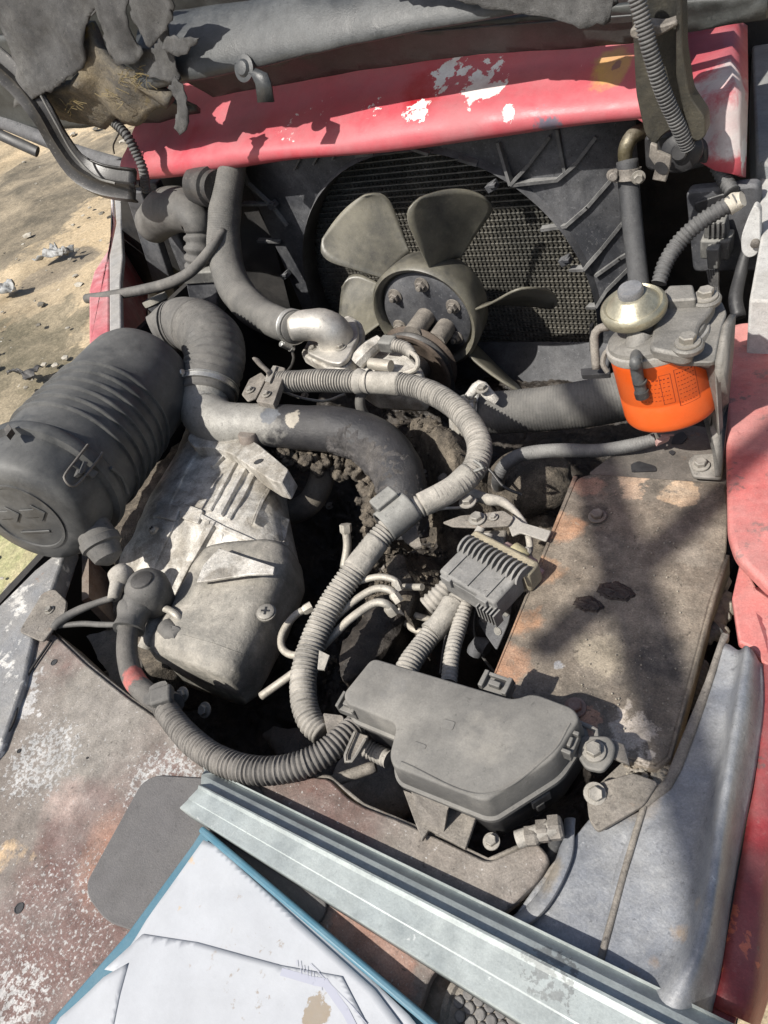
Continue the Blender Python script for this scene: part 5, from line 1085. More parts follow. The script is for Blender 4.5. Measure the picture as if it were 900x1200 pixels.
# printed table: small lines of text wrapped on the can
M_ink = mat('dark print', (0.16, 0.018, 0.006), .6, dustamt=0, up=0, bump=0, grain=0)
def oncan(x, y, lift=1.004):
    d = ray(x, y).normalized(); m_ = CO-top; r = fr*lift; dp = d-fa*d.dot(fa); q_ = m_-fa*m_.dot(fa); a_ = dp.dot(dp); b_ = 2*dp.dot(q_); c_ = q_.dot(q_)-r*r
    D = b_*b_-4*a_*c_; return CO+d*((-b_-math.sqrt(max(D, 0)))/(2*a_))
def on_h(ang, h):  # ang 0 faces camera
    u = (CO-top); u = (u-fa*u.dot(fa)).normalized(); v = fa.cross(u); return top+(u*math.cos(ang)+v*math.sin(ang))*fr*1.003+fa*h
bm = NB()
def inkbar(a0, a1, h, t):
    n = max(1, int(abs(a1-a0)/.08)); 
    for i in range(n):
        b0 = a0+(a1-a0)*i/n; b1 = a0+(a1-a0)*(i+1)/n; bm.faces.new([bm.verts.new(on_h(*q_)) for q_ in ((b0, h), (b1, h), (b1, h+t), (b0, h+t))])
sg = -1 if (R.transposed() @ (on_h(.5, 0)-on_h(0, 0))).x < 0 else 1
random.seed(3)
for (a0, a1, h0_, rows_, dx) in ((-.62, .10, .018, 8, 0), (.18, .62, .016, 10, 0)):
    for r__ in range(rows_-2):
        x = a0+.04
        while x < a1-.03:
            wd = random.uniform(.018, .05); inkbar(sg*x, sg*min(x+wd, a1-.02), h0_+r__*.0046, .0007 if r__ else .0013); x += wd+random.uniform(.02, .05)
for (a0, a1, h0_, h1_) in ((-.12, .10, .016, .046), (.18, .62, .014, .052)):
    inkbar(sg*a0, sg*a1, h0_-.002, .0004); inkbar(sg*a0, sg*a1, h1_, .0004)
    for a in (a0, a1): bm.faces.new([bm.verts.new(on_h(sg*q_[0], q_[1])) for q_ in ((a, h0_-.002), (a+.012, h0_-.002), (a+.012, h1_), (a, h1_))])
link(bm, 'printed_label', M_ink, ff, smooth=False)
# primer dome
M_prim = mat('primer plating', (0.40, 0.37, 0.27), .32, .75, dust=(0.32, 0.30, 0.25), dustamt=.35, up=.1, bump=.2)
pc_ = pz(742, 358, .178); pn = V((-.05, -.12, 1)).normalized(); prr = 38*mpp(pc_)
bm = NB(); lathe(bm, pc_, pn, [(prr*.5, -.022), (prr*.8, -.012), (prr*.97, -.008), (prr*1.0, -.003), (prr*.98, .001), (prr*.88, .004), (prr*.8, .002), (prr*.72, .004), (prr*.5, .013), (prr*.42, .014), (prr*.1, .014)], 64); link(bm, 'primer_dome', M_prim, ff, sharp=50)
bm = NB(); lathe(bm, pc_+pn*.014, pn, [(prr*.38, 0), (prr*.38, .006), (prr*.34, .008), (prr*.08, .008)], 32); link(bm, 'primer_button', mat('clear grey cap', (0.16, 0.17, 0.19), .2, .2, dustamt=.35, up=.1), ff)
bm = NB(); tube(bm, [pc_-pn*.005, pc_-pn*.05+V((.01, 0, 0))], prr*.55, seg=32); link(bm, 'primer_neck', M_head, ff)
# head casting with arm to the bracket
bm = NB(); prism(bm, rnd(pol([(760, 408), (776, 340), (792, 332), (815, 352), (830, 344), (840, 352), (832, 366), (820, 378), (815, 400), (812, 412), (800, 416)], .162), .008), V((0, 0, -.014))); link(bm, 'head_arm', M_head, ff, bevel=.003)
bm = NB(); prism(bm, rnd(pol([(780, 340), (784, 334), (812, 333), (816, 350), (782, 352)], .172), .003), V((0, 0, -.02))); link(bm, 'head_lug', M_head, ff, bevel=.002)
for x, y in ((827, 350), (806, 404)):
    p = pz(x, y, .163); bm = NB(); lathe(bm, p-V((0, 0, .004)), V((0, 0, 1)), [(.014, 0), (.0145, .004), (.013, .006), (.008, .006)], 28); link(bm, 'bolt_boss', M_head, ff); bolt(ff, p+V((0, 0, .003)), V((0, 0, 1)), .0155)
# outlet nozzle with bent rubber pipe
nz0 = pz(752, 392, .155); bm = NB(); tube(bm, [nz0, pz(748, 404, .148), pz(747, 412, .142)], [.013, .013, .014], seg=22); link(bm, 'outlet_boss', M_head, ff)
bm = NB(); lathe(bm, pz(747, 412, .142), (pz(747, 412, .142)-nz0).normalized(), [(.018, -.002), (.018, .003), (.015, .004)], 28); link(bm, 'outlet_ring', M_head, ff)
bm = NB(); tube(bm, [pz(746, 412, .142), on_h(sg*-.35, -.006)+V((-.0, -.02, .012)), oncan(745, 428, 1.16), oncan(748, 445, 1.12), oncan(753, 464, 1.10)], .0058, seg=20, step=.003); link(bm, 'outlet_pipe', mat('outlet rubber', (0.05, 0.055, 0.06), .4, dustamt=.25, up=.15), ff, sharp=0)
bm = NB(); a_ = (oncan(753, 464, 1.10)-oncan(748, 445, 1.12)).normalized(); lathe(bm, oncan(753, 464, 1.10), a_, [(.0070, -.006), (.0072, -.004), (.0070, .001), (.004, .001)], 20); lathe(bm, oncan(750, 448, 1.118), a_, [(.0067, -.001), (.0070, 0), (.0067, .001)], 20); link(bm, 'pipe_collar', M_rubberd, ff)
# left inlet pipe
il = thing('inlet_pipe', 'small bent steel pipe and flat bracket left of the orange filter', 'pipe', pz(698, 430, .05))
bm = NB(); P_ = [pz(714, 383, .11), pz(704, 384, .11), pz(697, 392, .105), pz(697, 410, .09), pz(699, 432, .07)]; tube(bm, P_, 6*mpp(P_[2])*.85, seg=16); link(bm, 'pipe', M_steel, il, sharp=0)
bm = NB(); prism(bm, rnd(pol([(680, 432), (714, 430), (716, 438), (682, 440)], .06), .003), V((0, 0, -.006))); link(bm, 'bracket', M_black, il)
bm = NB(); tube(bm, [pz(712, 436, .07), pz(706, 425, .08), pz(712, 410, .09), pz(720, 415, .09)], .003, seg=8); link(bm, 'wire_clip', M_steel, il)
# bracket: folded plate carrying the head, foot bolted down
fb = thing('filter_bracket', 'folded grey steel bracket holding the orange filter, bolted to the floor plate', 'bracket', pz(825, 545, 0))
M_brk = mat('bracket steel', (0.10, 0.097, 0.09), .5, .15, dust=(0.30, 0.28, 0.25), dustamt=.5, up=.4, bump=.35, grain=.2)
bm = NB(); prism(bm, rnd(pol([(790, 352), (822, 342), (846, 352), (852, 366), (846, 382), (842, 400), (838, 424), (792, 424), (780, 416)], .148), .006), V((0, 0, -.006))); link(bm, 'top_plate', M_brk, fb, bevel=.0015)
bm = NB(); a = [pz(838, 424, .147), pz(846, 382, .147), pz(855, 368, .147), pz(852, 420, .10), pz(848, 470, .055), pz(846, 560, .006), pz(838, 560, .006), pz(836, 500, .03), pz(834, 460, .09)]
vs = [bm.verts.new(p) for p in a]; bm.faces.new(vs); bmesh.ops.triangulate(bm, faces=bm.faces); thick(link(bm, 'side_plate', M_brk, fb), .006)
bm = NB(); prism(bm, [pz(790, 424, .144), pz(838, 424, .144), pz(843, 520, .02), pz(838, 545, .006), pz(818, 470, .03), pz(820, 440, .1)], V((.003, .006, 0))); link(bm, 'rear_plate', M_brk, fb, bevel=.001)
bm = NB(); prism(bm, rnd(pol([(806, 540), (812, 532), (846, 530), (846, 560), (812, 558)], .008), .004), V((0, 0, -.005))); link(bm, 'foot', M_brk, fb, bevel=.0015)
bolt(fb, pz(821, 545, .010), V((0, 0, 1)), .0125, M_bolt, 'bolt')
# ================================================================== BATTERY COVER
Wt = (0.42, 0.38, 0.32)
def s2(x, y, rad_, c, ns, th, sf): return (tuple(pz(x, y, 0)), rad_, c, ns, th, sf)
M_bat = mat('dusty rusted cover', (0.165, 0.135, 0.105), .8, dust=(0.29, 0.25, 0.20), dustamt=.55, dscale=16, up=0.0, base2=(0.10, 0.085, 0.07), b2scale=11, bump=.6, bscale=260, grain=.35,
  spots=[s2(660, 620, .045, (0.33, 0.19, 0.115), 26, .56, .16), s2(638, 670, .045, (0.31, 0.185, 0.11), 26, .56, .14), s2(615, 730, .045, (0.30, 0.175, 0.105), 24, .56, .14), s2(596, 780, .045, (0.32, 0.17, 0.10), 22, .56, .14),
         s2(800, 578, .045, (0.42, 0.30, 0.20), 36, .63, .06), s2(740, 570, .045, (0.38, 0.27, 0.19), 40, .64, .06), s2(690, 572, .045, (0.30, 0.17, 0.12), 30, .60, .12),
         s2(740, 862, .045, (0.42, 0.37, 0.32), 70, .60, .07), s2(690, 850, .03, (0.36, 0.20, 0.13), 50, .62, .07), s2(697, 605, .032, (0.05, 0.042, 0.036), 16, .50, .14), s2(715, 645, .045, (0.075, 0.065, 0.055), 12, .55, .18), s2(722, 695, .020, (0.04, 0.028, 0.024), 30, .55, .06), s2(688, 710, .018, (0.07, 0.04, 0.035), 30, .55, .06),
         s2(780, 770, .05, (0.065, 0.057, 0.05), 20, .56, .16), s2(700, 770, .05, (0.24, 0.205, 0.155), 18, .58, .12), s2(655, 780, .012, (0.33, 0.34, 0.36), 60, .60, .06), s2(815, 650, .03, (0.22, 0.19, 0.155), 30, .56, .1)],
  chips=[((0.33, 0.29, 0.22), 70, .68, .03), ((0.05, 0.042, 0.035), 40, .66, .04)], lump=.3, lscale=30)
bc_ = thing('battery_cover', 'flat rust-brown steel cover plate with stains and bolts right of the engine', 'cover plate', pz(700, 720, 0))
cp_ = rnd(pol([(676, 560), (694, 555), (850, 566), (853, 600), (851, 650), (833, 700), (812, 780), (782, 886), (768, 897), (735, 888), (640, 845), (576, 800)], .002), [.008, .004, .004, .004, .01, .01, .01, .012, .012, .006, .004, .004])
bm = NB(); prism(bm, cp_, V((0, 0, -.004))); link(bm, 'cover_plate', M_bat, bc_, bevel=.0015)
bm = NB(); a = pol([(573, 803), (577, 798), (677, 558), (672, 557)], .003); prism(bm, [a[0], a[1], a[2], a[3]], V((0, 0, -.05))); link(bm, 'side_flange', M_bat, bc_, bevel=.002)
bm = NB(); a = pol([(851, 650), (833, 700), (782, 886), (768, 897), (730, 886)], .001)
for p0, p1 in zip(a, a[1:]): bm.faces.new([bm.verts.new(q_) for q_ in (p0, p1, p1+V((.001, 0, -.03)), p0+V((.001, 0, -.03)))])
thick(link(bm, 'right_flange', M_bat, bc_), .003)
for (x, y, r_) in ((722, 693, .020), (690, 708, .016)):
    c = pz(x, y, .003); bm = NB(); g_ = bmesh.ops.create_icosphere(bm, subdivisions=4, radius=1)
    for v in g_['verts']: d = v.co.copy(); v.co = c-V((0, 0, .001))+V((d.x*r_*.9, d.y*r_*.5, d.z*.0028))*1.0+V((fbm(d, 2)*.003, fbm(d+V((4, 0, 0)), 2)*.003, .0012*fbm(d, 6)))
    link(bm, 'oil_blister', mat('oily tar', (0.030, 0.022, 0.018), .5, dust=(0.10, 0.07, 0.055), dustamt=.6, up=.05, bump=.8, bscale=150), bc_, sharp=0)
bolt(bc_, pz(700, 605, .004), V((0, 0, 1)), .013, mat('rust bolt', (0.13, 0.085, 0.06), .6, .3)); bolt(bc_, pz(674, 829, .004), V((0, 0, 1)), .013, mat('red rust bolt', (0.20, 0.07, 0.04), .7, .2))
# crumbs of dirt on the cover
bm = NB(); random.seed(5)
for i in range(150):
    c = pz(random.uniform(680, 800), random.uniform(600, 860), .0035); s = random.choice((.0003, .0004, .0006, .0010)); g_ = bmesh.ops.create_icosphere(bm, subdivisions=1, radius=s)
    for v in g_['verts']: v.co += c
link(bm, 'crumbs', mat('pale crumbs', (0.30, 0.26, 0.19), .9), bc_, kind='stuff', smooth=False)
# rear floor plate behind the cover with holes
rp = thing('rear_floor_plate', 'dusty steel floor plate with cut-outs behind the brown cover', 'floor plate', pz(760, 545, 0))
M_rp = mat('rear plate', (0.10, 0.09, 0.08), .7, dust=(0.24, 0.21, 0.18), dustamt=.6, up=.0, bump=.5, chips=[((0.20, 0.11, 0.07), 35, .62, .06)])
bm = NB(); prism(bm, rnd(pol([(690, 554), (735, 520), (790, 495), (860, 505), (862, 575), (700, 562)], -.004), .003), V((0, 0, -.004))); link(bm, 'plate', M_rp, rp, bevel=.001)
for pp in ([(739, 544), (748, 540), (768, 546), (770, 552), (740, 553)], [(783, 529), (788, 527), (792, 530), (788, 534)], [(790, 510), (800, 505), (806, 512), (800, 520), (786, 520)]):
    bm = NB(); prism(bm, rnd(pol(pp, -.0025), .003), V((0, 0, -.001))); link(bm, 'cutout', M_black, rp)
# debris in the gap right of the cover
gp = thing('gap_loom', 'ribbed conduit half hidden in the dirty gap right of the brown cover', 'conduit', pz(820, 780, -.05))
for pts_ in ([(800, 830, -.05, 13), (812, 800, -.045, 14), (820, 776, -.045, 12)], [(808, 752, -.04, 10), (825, 747, -.035, 11), (842, 735, -.03, 10)]):
    P_, r_ = T(pts_); bm = NB(); tube(bm, P_, r_, seg=18, corr=(.005, .14)); link(bm, 'ribbed_sleeve', M_loomd, gp, sharp=60)
bm = NB()
for i in range(40):
    c = pz(random.uniform(838, 850)+0, random.uniform(680, 745), -.04); g_ = bmesh.ops.create_icosphere(bm, subdivisions=2, radius=random.uniform(.004, .011))
    for v in g_['verts']: v.co = v.co*(1+.4*noise.noise(v.co*200+c*50))+c
for i in range(60):
    c = pz(random.uniform(735, 790), random.uniform(895, 925), -.006); g_ = bmesh.ops.create_icosphere(bm, subdivisions=1, radius=random.uniform(.001, .004))
    for v in g_['verts']: v.co += c
link(bm, 'gap_debris', mat('gap debris', (0.28, 0.24, 0.18), .9, base2=(0.04, 0.035, 0.03), b2scale=40), kind='stuff', label='leaves and dirt collected in the gap beside the cover', cat='debris')
bm = NB(); prism(bm, pol([(735, 888), (784, 886), (768, 905), (760, 950), (690, 930)], -.012), V((0, 0, -.004))); link(bm, 'gap_sill', M_steel, body)
# ================================================================== FUSE BOX
fx = thing('fuse_box', 'dusty black plastic fuse box with clip-on lid and chamfered corner', 'fuse box', pz(560, 870, -.03))
M_box = mat('fuse box plastic', (0.055, 0.055, 0.055), .5, dust=(0.225, 0.215, 0.195), dustamt=.55, dscale=9, up=.5, bump=.12, grain=.12, spots=[(tuple(pz(462, 812, .06)), .024, (0.055, 0.06, 0.07), 40, .56, .05), (tuple(pz(560, 860, .06)), .07, (0.30, 0.28, 0.24), 14, .66, .2), (tuple(pz(610, 850, .06)), .05, (0.05, 0.05, 0.05), 90, .78, .05)])
M_boxd = mat('fuse box base', (0.022, 0.022, 0.024), .42, dust=(0.14, 0.135, 0.125), dustamt=.3, up=.35, bump=.1)
lid = [(436, 770), (602, 819), (624, 811), (672, 829), (680, 842), (648, 890), (572, 938), (562, 938), (460, 898), (456, 884), (465, 848), (405, 824), (402, 812)]
zt = .062
Ptop = rnd(pol(lid, zt), .0075, 5)
cen = sum(Ptop, V((0, 0, 0)))/len(Ptop)
def off(P_, k): 
    out = []; n = len(P_)
    for i in range(n):
        d = (P_[(i+1) % n]-P_[i-1]).normalized(); nrm = V((d.y, -d.x, 0)); out.append(P_[i]+nrm*k)
    return out
sgn_ = 1 if (off(Ptop, .01)[0]-cen).length > (Ptop[0]-cen).length else -1
bm = NB()
secs_ = [[p+V((0, 0, 0)) for p in off(Ptop, -sgn_*.0022)], [p+V((0, 0, -.0007)) for p in off(Ptop, -sgn_*.0009)], [p+V((0, 0, -.0022)) for p in Ptop], [p+V((0, 0, -.026)) for p in off(Ptop, sgn_*.002)], [p+V((0, 0, -.028)) for p in off(Ptop, sgn_*.0045)], [p+V((0, 0, -.032)) for p in off(Ptop, sgn_*.0045)]]
loft(bm, secs_); link(bm, 'lid', M_box, fx, sharp=35)
bm = NB(); secs_ = [[p+V((0, 0, -.032)) for p in off(Ptop, sgn_*.0015)], [p+V((0, 0, -.035)) for p in off(Ptop, sgn_*.003)], [p+V((0, 0, -.037)) for p in off(Ptop, sgn_*.000)], [p+V((0, 0, -.075)) for p in off(Ptop, -sgn_*.002)], [p+V((0, 0, -.085)) for p in off(Ptop, -sgn_*.008)]]
loft(bm, secs_); link(bm, 'base', M_boxd, fx, sharp=35)
def latchbox(x, y, z, dirx, nrm, w=.022, d=.012, h=.018):
    X_, Y_, Z_ = frame_of(nrm, dirx); c = pz(x, y, z); bm = NB()
    box(bm, c, X_, Y_, Z_, w, d, h*.5); box(bm, c+X_*w*.42+Z_*h*.35, X_, Y_, Z_, w*.16, d, h*.4); box(bm, c-X_*w*.42+Z_*h*.35, X_, Y_, Z_, w*.16, d, h*.4); box(bm, c+Z_*h*.4-Y_*d*.1, X_, Y_, Z_, w*.4, d*.3, h*.3); box(bm, c+Z_*h*.3+Y_*d*.4, X_, Y_, Z_, w, d*.2, h*.3)
    link(bm, 'lid_latch', M_box, fx, bevel=.0008)
latchbox(583, 806, .05, pz(600, 812, 0)-pz(566, 800, 0), V((0, 0, 1)), .026, .016, .02)
latchbox(668, 874, .05, pz(678, 850, 0)-pz(660, 892, 0), V((0, 0, 1)), .020, .010, .016)
latchbox(412, 828, .045, pz(420, 832, 0)-pz(404, 826, 0), V((0, 0, 1)), .020, .016, .018)
# moulded details and wear on the lid
for pts_ in ([(520, 842), (534, 846), (530, 856), (516, 852)], [(486, 868), (500, 873), (498, 878), (484, 873)]):
    bm = NB(); prism(bm, rnd(pol(pts_, zt+.0006), .002), V((0, 0, -.001))); link(bm, 'moulded_pad', M_box, fx, bevel=.0003)
bm = NB(); tube(bm, [pz(x, y, zt+.0001) for x, y in ((470, 893), (566, 931), (642, 886), (668, 848))], .0009, seg=6); link(bm, 'moulded_line', M_box, fx)
# front side clips
for x, y in ((527, 932), (632, 934)):
    bm = NB(); c = pz(x, y, .015); X_, Y_, Z_ = frame_of(V((0, 0, 1)), pz(570, 948, 0)-pz(462, 905, 0) if x < 600 else pz(650, 900, 0)-pz(580, 945, 0)); box(bm, c, X_, Y_, Z_, .018, .008, .012); box(bm, c+V((0, -.003, -.008)), X_, Y_, Z_, .008, .006, .010); link(bm, 'side_clip', M_boxd, fx, bevel=.001)
# steel rim detail
for k in range(5):
    x = 470+k*6; 
bm = NB(); tube(bm, [p+V((0, 0, -.029)) for p in off(Ptop, sgn_*.005)][:0] or [pz(676, 846, .036), pz(700, 858, .036), pz(690, 876, .036)], .0022, seg=8); link(bm, 'guard_wire', M_box, fx)
# mounting bracket with bolt at right
bm = NB(); prism(bm, rnd(pol([(680, 862), (714, 862), (722, 874), (718, 890), (706, 904), (686, 900), (676, 884)], .040), .004), V((0, 0, -.006))); link(bm, 'mounting_lug', M_box, fx, bevel=.0015)
bolt(fx, pz(696, 880, .042), V((0, 0, 1)), .0125)
bm = NB(); prism(bm, pol([(716, 866), (732, 872), (738, 896), (718, 888)], .034), V((0, 0, -.004))); link(bm, 'lug_gusset', M_steel, fx, bevel=.001)
bm = NB(); prism(bm, pol([(472, 925), (558, 958), (545, 995), (502, 972), (494, 985)], .008), V((0, 0, -.005))); link(bm, 'support_foot', M_steel, fx, bevel=.001)
bm = NB(); prism(bm, [pz(482, 928, .03), pz(524, 950, .03), pz(520, 975, .008), pz(495, 968, .008)], V((0, .004, 0))); link(bm, 'support_web', M_steel, fx)
bolt(body, pz(576, 986, .002), V((0, 0, 1)), .0095)
# clip stub left side and small grey tongue
k = thing('loom_clip', 'small folded metal loom tab at the left end of the fuse box', 'clip', pz(415, 875, 0))
bm = NB(); prism(bm, rnd(pol([(414, 856), (432, 862), (418, 890), (404, 890), (402, 884)], .02), .002), V((0, 0, -.003))); link(bm, 'tab', M_steel, k, bevel=.001)
bm = NB(); tube(bm, T([(416, 858, .024, 1), (404, 888, .024, 1), (412, 892, .022, 1), (428, 866, .022, 1)])[0], .0016, seg=6); link(bm, 'tab_edge', M_bolt, k)
bm = NB(); prism(bm, rnd(pol([(378, 835), (402, 838), (404, 850), (384, 862)], .0), .003), V((0, 0, -.01))); link(bm, 'clip_base', M_steel, k, bevel=.001)
# brass-ish hose fittings under the box at the right
ft = thing('pipe_union', 'dusty grey pipe union and nuts emerging below the fuse box', 'pipe union', pz(640, 975, -.0))
bm = NB(); P_ = T([(606, 984, .010, 1), (625, 978, .012, 1), (652, 970, .014, 1)])[0]; tube(bm, P_, .007, seg=12); link(bm, 'pipe', M_loom, ft)
for x, y, r_ in ((622, 980, .008), (636, 974, .009), (650, 970, .010)):
    bm = NB(); lathe(bm, pz(x, y, .012), V((.9, .45, .05)), [(r_, -.004), (r_, .004), (r_*.8, .006)], 6); link(bm, 'nut', M_steel, ft, sharp=30)
bm = NB(); tube(bm, T([(650, 975, .005, 1), (650, 990, -.01, 1), (640, 1008, -.02, 1)])[0], .005, seg=10); link(bm, 'drop_pipe', M_loomd, ft)
bm = NB(); prism(bm, pol([(628, 992), (658, 985), (655, 1010), (636, 1040), (600, 1066), (596, 1060), (634, 1024)], -.013), V((0, 0, -.002))); link(bm, 'deck_gap', M_black, body)

# ================================================================== FINNED CONNECTOR
fn = thing('finned_connector', 'dusty grey finned plug connector block between the looms and the brown cover', 'connector', pz(560, 665, 0))
zt = .035
Cc = pz(562, 664, zt-.015)
L_ax = (pz(606, 672, zt)-pz(536, 634, zt)).normalized()      # along the fin row
W_ax = V((0, 0, 1)).cross(L_ax).normalized()                 # across
if (R.transposed() @ W_ax).y > 0: W_ax = -W_ax
Ll = (pz(608, 676, zt)-pz(534, 632, zt)).length
A_ = pz(538, 634, zt); 
wd = (pz(522, 668, zt-.01)-pz(538, 634, zt)).length
N_ax = L_ax.cross(W_ax); N_ax = N_ax if N_ax.z > 0 else -N_ax
M_con = mat('dusty connector', (0.10, 0.10, 0.10), .6, dust=(0.30, 0.29, 0.27), dustamt=.5, up=.3, bump=.15)
M_cont = mat('tan dust', (0.24, 0.21, 0.15), .85, dust=(0.40, 0.35, 0.25), dustamt=.7, up=.3, bump=.4)
mid = A_+L_ax*Ll/2
bm = NB(); box(bm, mid+W_ax*wd*.55-N_ax*.016, L_ax, W_ax, N_ax, Ll*.86, wd*1.25, .028); link(bm, 'plug_body', M_con, fn, bevel=.003)
bm = NB(); box(bm, mid-W_ax*wd*.40-N_ax*.018, L_ax, W_ax, N_ax, Ll*.98, wd*.62, .030); link(bm, 'socket_body', M_cont, fn, bevel=.004)
bm = NB(); box(bm, mid+W_ax*wd*1.08-N_ax*.022, L_ax, W_ax, N_ax, Ll*.80, wd*.22, .026); link(bm, 'plug_skirt', M_con, fn, bevel=.002)
for k in range(13):
    bm = NB(); c = A_+L_ax*(Ll*(.06+.88*k/12))-W_ax*wd*.05; pr_ = []
    for i in range(9):
        a = math.radians(i*180/8); pr_.append(c+W_ax*(math.cos(a)*wd*.36)+N_ax*(math.sin(a)*.010-.004))
    prism(bm, pr_, L_ax*.0026); link(bm, 'fin', M_con, fn, bevel=.0004)
for k in range(6):
    bm = NB(); c = mid+L_ax*Ll*(.22+.05*k)+W_ax*wd*1.28-N_ax*.02; box(bm, c, L_ax, W_ax, N_ax, .0018, wd*.3, .018); link(bm, 'lower_fin', M_con, fn)
for s in (-.28, .02, .30):
    bm = NB(); c = mid+L_ax*Ll*s+W_ax*wd*.70-N_ax*.0015; box(bm, c, L_ax, W_ax, N_ax, Ll*.018, wd*.85, .003); link(bm, 'raised_bar', M_con, fn)
for s in (-.30, .25):
    bm = NB(); c = mid+L_ax*Ll*s+W_ax*wd*1.16-N_ax*.010; box(bm, c, L_ax, W_ax, N_ax, Ll*.16, wd*.25, .012); link(bm, 'lock_tab', M_con, fn, bevel=.001)
# throttle linkage plates
tl = thing('throttle_linkage', 'dusty steel linkage plates and levers above the finned connector', 'linkage', pz(580, 615, 0))
bm = NB(); prism(bm, rnd(pol([(518, 612), (540, 604), (560, 602), (590, 598), (602, 606), (596, 616), (560, 618), (530, 617)], .016), .003), V((0, 0, -.0025))); link(bm, 'lever', M_steel, tl, bevel=.0006)
bm = NB(); prism(bm, rnd(pol([(592, 606), (602, 604), (612, 612), (646, 622), (640, 634), (610, 624), (600, 628)], .012), .002), V((0, 0, -.0025))); link(bm, 'lever', mat('pale lever', (0.42, 0.40, 0.36), .5, .2, dustamt=.4), tl, bevel=.0006)
bm = NB(); prism(bm, rnd(pol([(556, 622), (594, 620), (590, 640), (570, 648), (552, 634)], .004), .003), V((0, 0, -.02))); link(bm, 'block', M_steel, tl, bevel=.002)
bolt(tl, pz(559, 608, .018), V((0, 0, 1)), .013); bolt(tl, pz(578, 606, .018), V((0, 0, 1)), .007); bolt(tl, pz(548, 588, .012), V((0, 0, 1)), .014)
bm = NB(); tube(bm, T([(570, 640, .018, 1), (572, 626, .024, 1)])[0], .006, seg=12); tube(bm, T([(560, 626, .022, 1), (564, 618, .026, 1)])[0], .005, seg=10); link(bm, 'pin', M_loom, tl)
bm = NB(); prism(bm, rnd(pol([(560, 728), (578, 690), (602, 700), (596, 730), (582, 762), (570, 745)], -.035), .004), V((0, 0, -.003))); link(bm, 'slotted_plate', M_shroud, tl, bevel=.0008)
for x, y in ((567, 725), (592, 718), (583, 740)):
    bm = NB(); c = pz(x, y, -.0345); lathe(bm, c, V((0, 0, 1)), [(.0035, 0), (.0035, .0005), (.001, .0005)], 12, sq=1.6); link(bm, 'slot', mat('slot edge', (0.2, 0.2, 0.19), .5), tl)
bm = NB(); tube(bm, T([(556, 765, -.06, 1), (562, 755, -.05, 1), (572, 760, -.05, 1)])[0], .009, seg=12); link(bm, 'ball_end', M_shroud, tl)
ts = thing('throttle_sensor', 'yellowed nylon sensor with a faded pink nut by the brown cover edge', 'sensor', pz(612, 655, 0))
a0 = pz(600, 648, .012); a1 = pz(628, 668, .004); sa = (a1-a0).normalized()
bm = NB(); lathe(bm, pz(598, 650, .01), sa, [(.010, -.01), (.011, 0), (.009, .004)], 10); link(bm, 'pink_collar', M_pink, ts)
bm = NB(); lathe(bm, pz(607, 655, .012), sa, [(.014, -.010), (.0145, .002), (.012, .008)], 16); link(bm, 'sensor_body', M_yel, ts)
bm = NB(); lathe(bm, pz(619, 661, .008), sa, [(.009, -.004), (.0095, .006), (.005, .008), (.0045, .018)], 6); link(bm, 'nut', M_pink, ts, sharp=30)
bm = NB(); lathe(bm, pz(617, 650, .012), V((0, 0, 1)), [(.006, -.01), (.006, .006), (.004, .008)], 12); link(bm, 'wire_seal', M_loom, ts)

# ================================================================== RIGHT REAR CORNER: hoses and connector
rh = thing('heater_hose', 'straight dark rubber hose hanging from a brass elbow behind the filter', 'hose', py(745, 330, .90))
P_, r_ = T([q(735, 188, .97, 12.5), q(738, 230, .95, 12), q(743, 280, .92, 11.5), q(749, 335, .88, 11.5), q(752, 365, .85, 11)]); bm = NB(); tube(bm, P_, r_, seg=24); link(bm, 'hose', mat('dark hose', (0.030, 0.031, 0.034), .6, dust=(0.12, 0.12, 0.12), dustamt=.4, up=.2), rh, sharp=0)
bm = NB(); P_, r_ = T([q(733, 192, .97, 8), q(733, 175, .97, 8.5), q(741, 160, .98, 9), q(756, 152, 1.02, 9)]); tube(bm, P_, r_, seg=20); link(bm, 'elbow', mat('dull brass', (0.12, 0.10, 0.05), .35, .6, dustamt=.3), rh, sharp=0)
pcl = py(737, 204, .955); clamp(rh, pcl, V((0, -.3, -.9)), 13*mpp(pcl), .014, 1.2, M_steel); bolt(rh, py(748, 208, .93), V((.3, -1, 0)), .012)
hose('rear_conduit', 'dark ribbed conduit curving from the rear corner down behind the primer', [q(772, 332, .83, 9), q(780, 308, .85, 9.5), q(795, 285, .87, 10), q(815, 265, .88, 10), q(840, 248, .89, 10), q(862, 236, .90, 10)], M_loomd, 18, corr=(.0055, .14), cat='conduit')
bm = NB(); P_, r_ = T([q(852, 243, .895, 11), q(862, 236, .90, 11.5), q(870, 232, .90, 9)]); tube(bm, P_, r_, seg=18, step=.002, jit=.35); link(bm, 'frayed_tape', mat('pale frayed tape', (0.50, 0.46, 0.38), .8, dustamt=.4, up=.1), label='pale frayed tape end on the rear conduit by the pillar', cat='tape')
hose('rear_conduit', 'slim ribbed conduit dropping behind the white beam end', [q(828, 160, .985, 9), q(836, 185, .98, 9), q(846, 205, .97, 9), q(858, 225, .95, 9)], M_loomd, 16, corr=(.0055, .14), cat='conduit')
rb_ = thing('relay_panel', 'black recessed relay panel in the rear right corner', 'panel', py(840, 280, 1.0))
yprism('panel', [(803, 224), (890, 216), (892, 318), (812, 320)], .965, .02, M_shroud, rb_, .004, .01)
yprism('panel_recess', [(812, 238), (850, 226), (870, 240), (850, 250), (815, 250)], .962, .004, M_black, rb_, .002, .006)
cn = thing('plug_connector', 'black multi-way plug connector with wires below the rear conduit', 'connector', py(838, 285, .94))
yprism('plug_upper', [(826, 262), (850, 258), (852, 280), (824, 280)], .935, .02, M_plast, cn, .002)
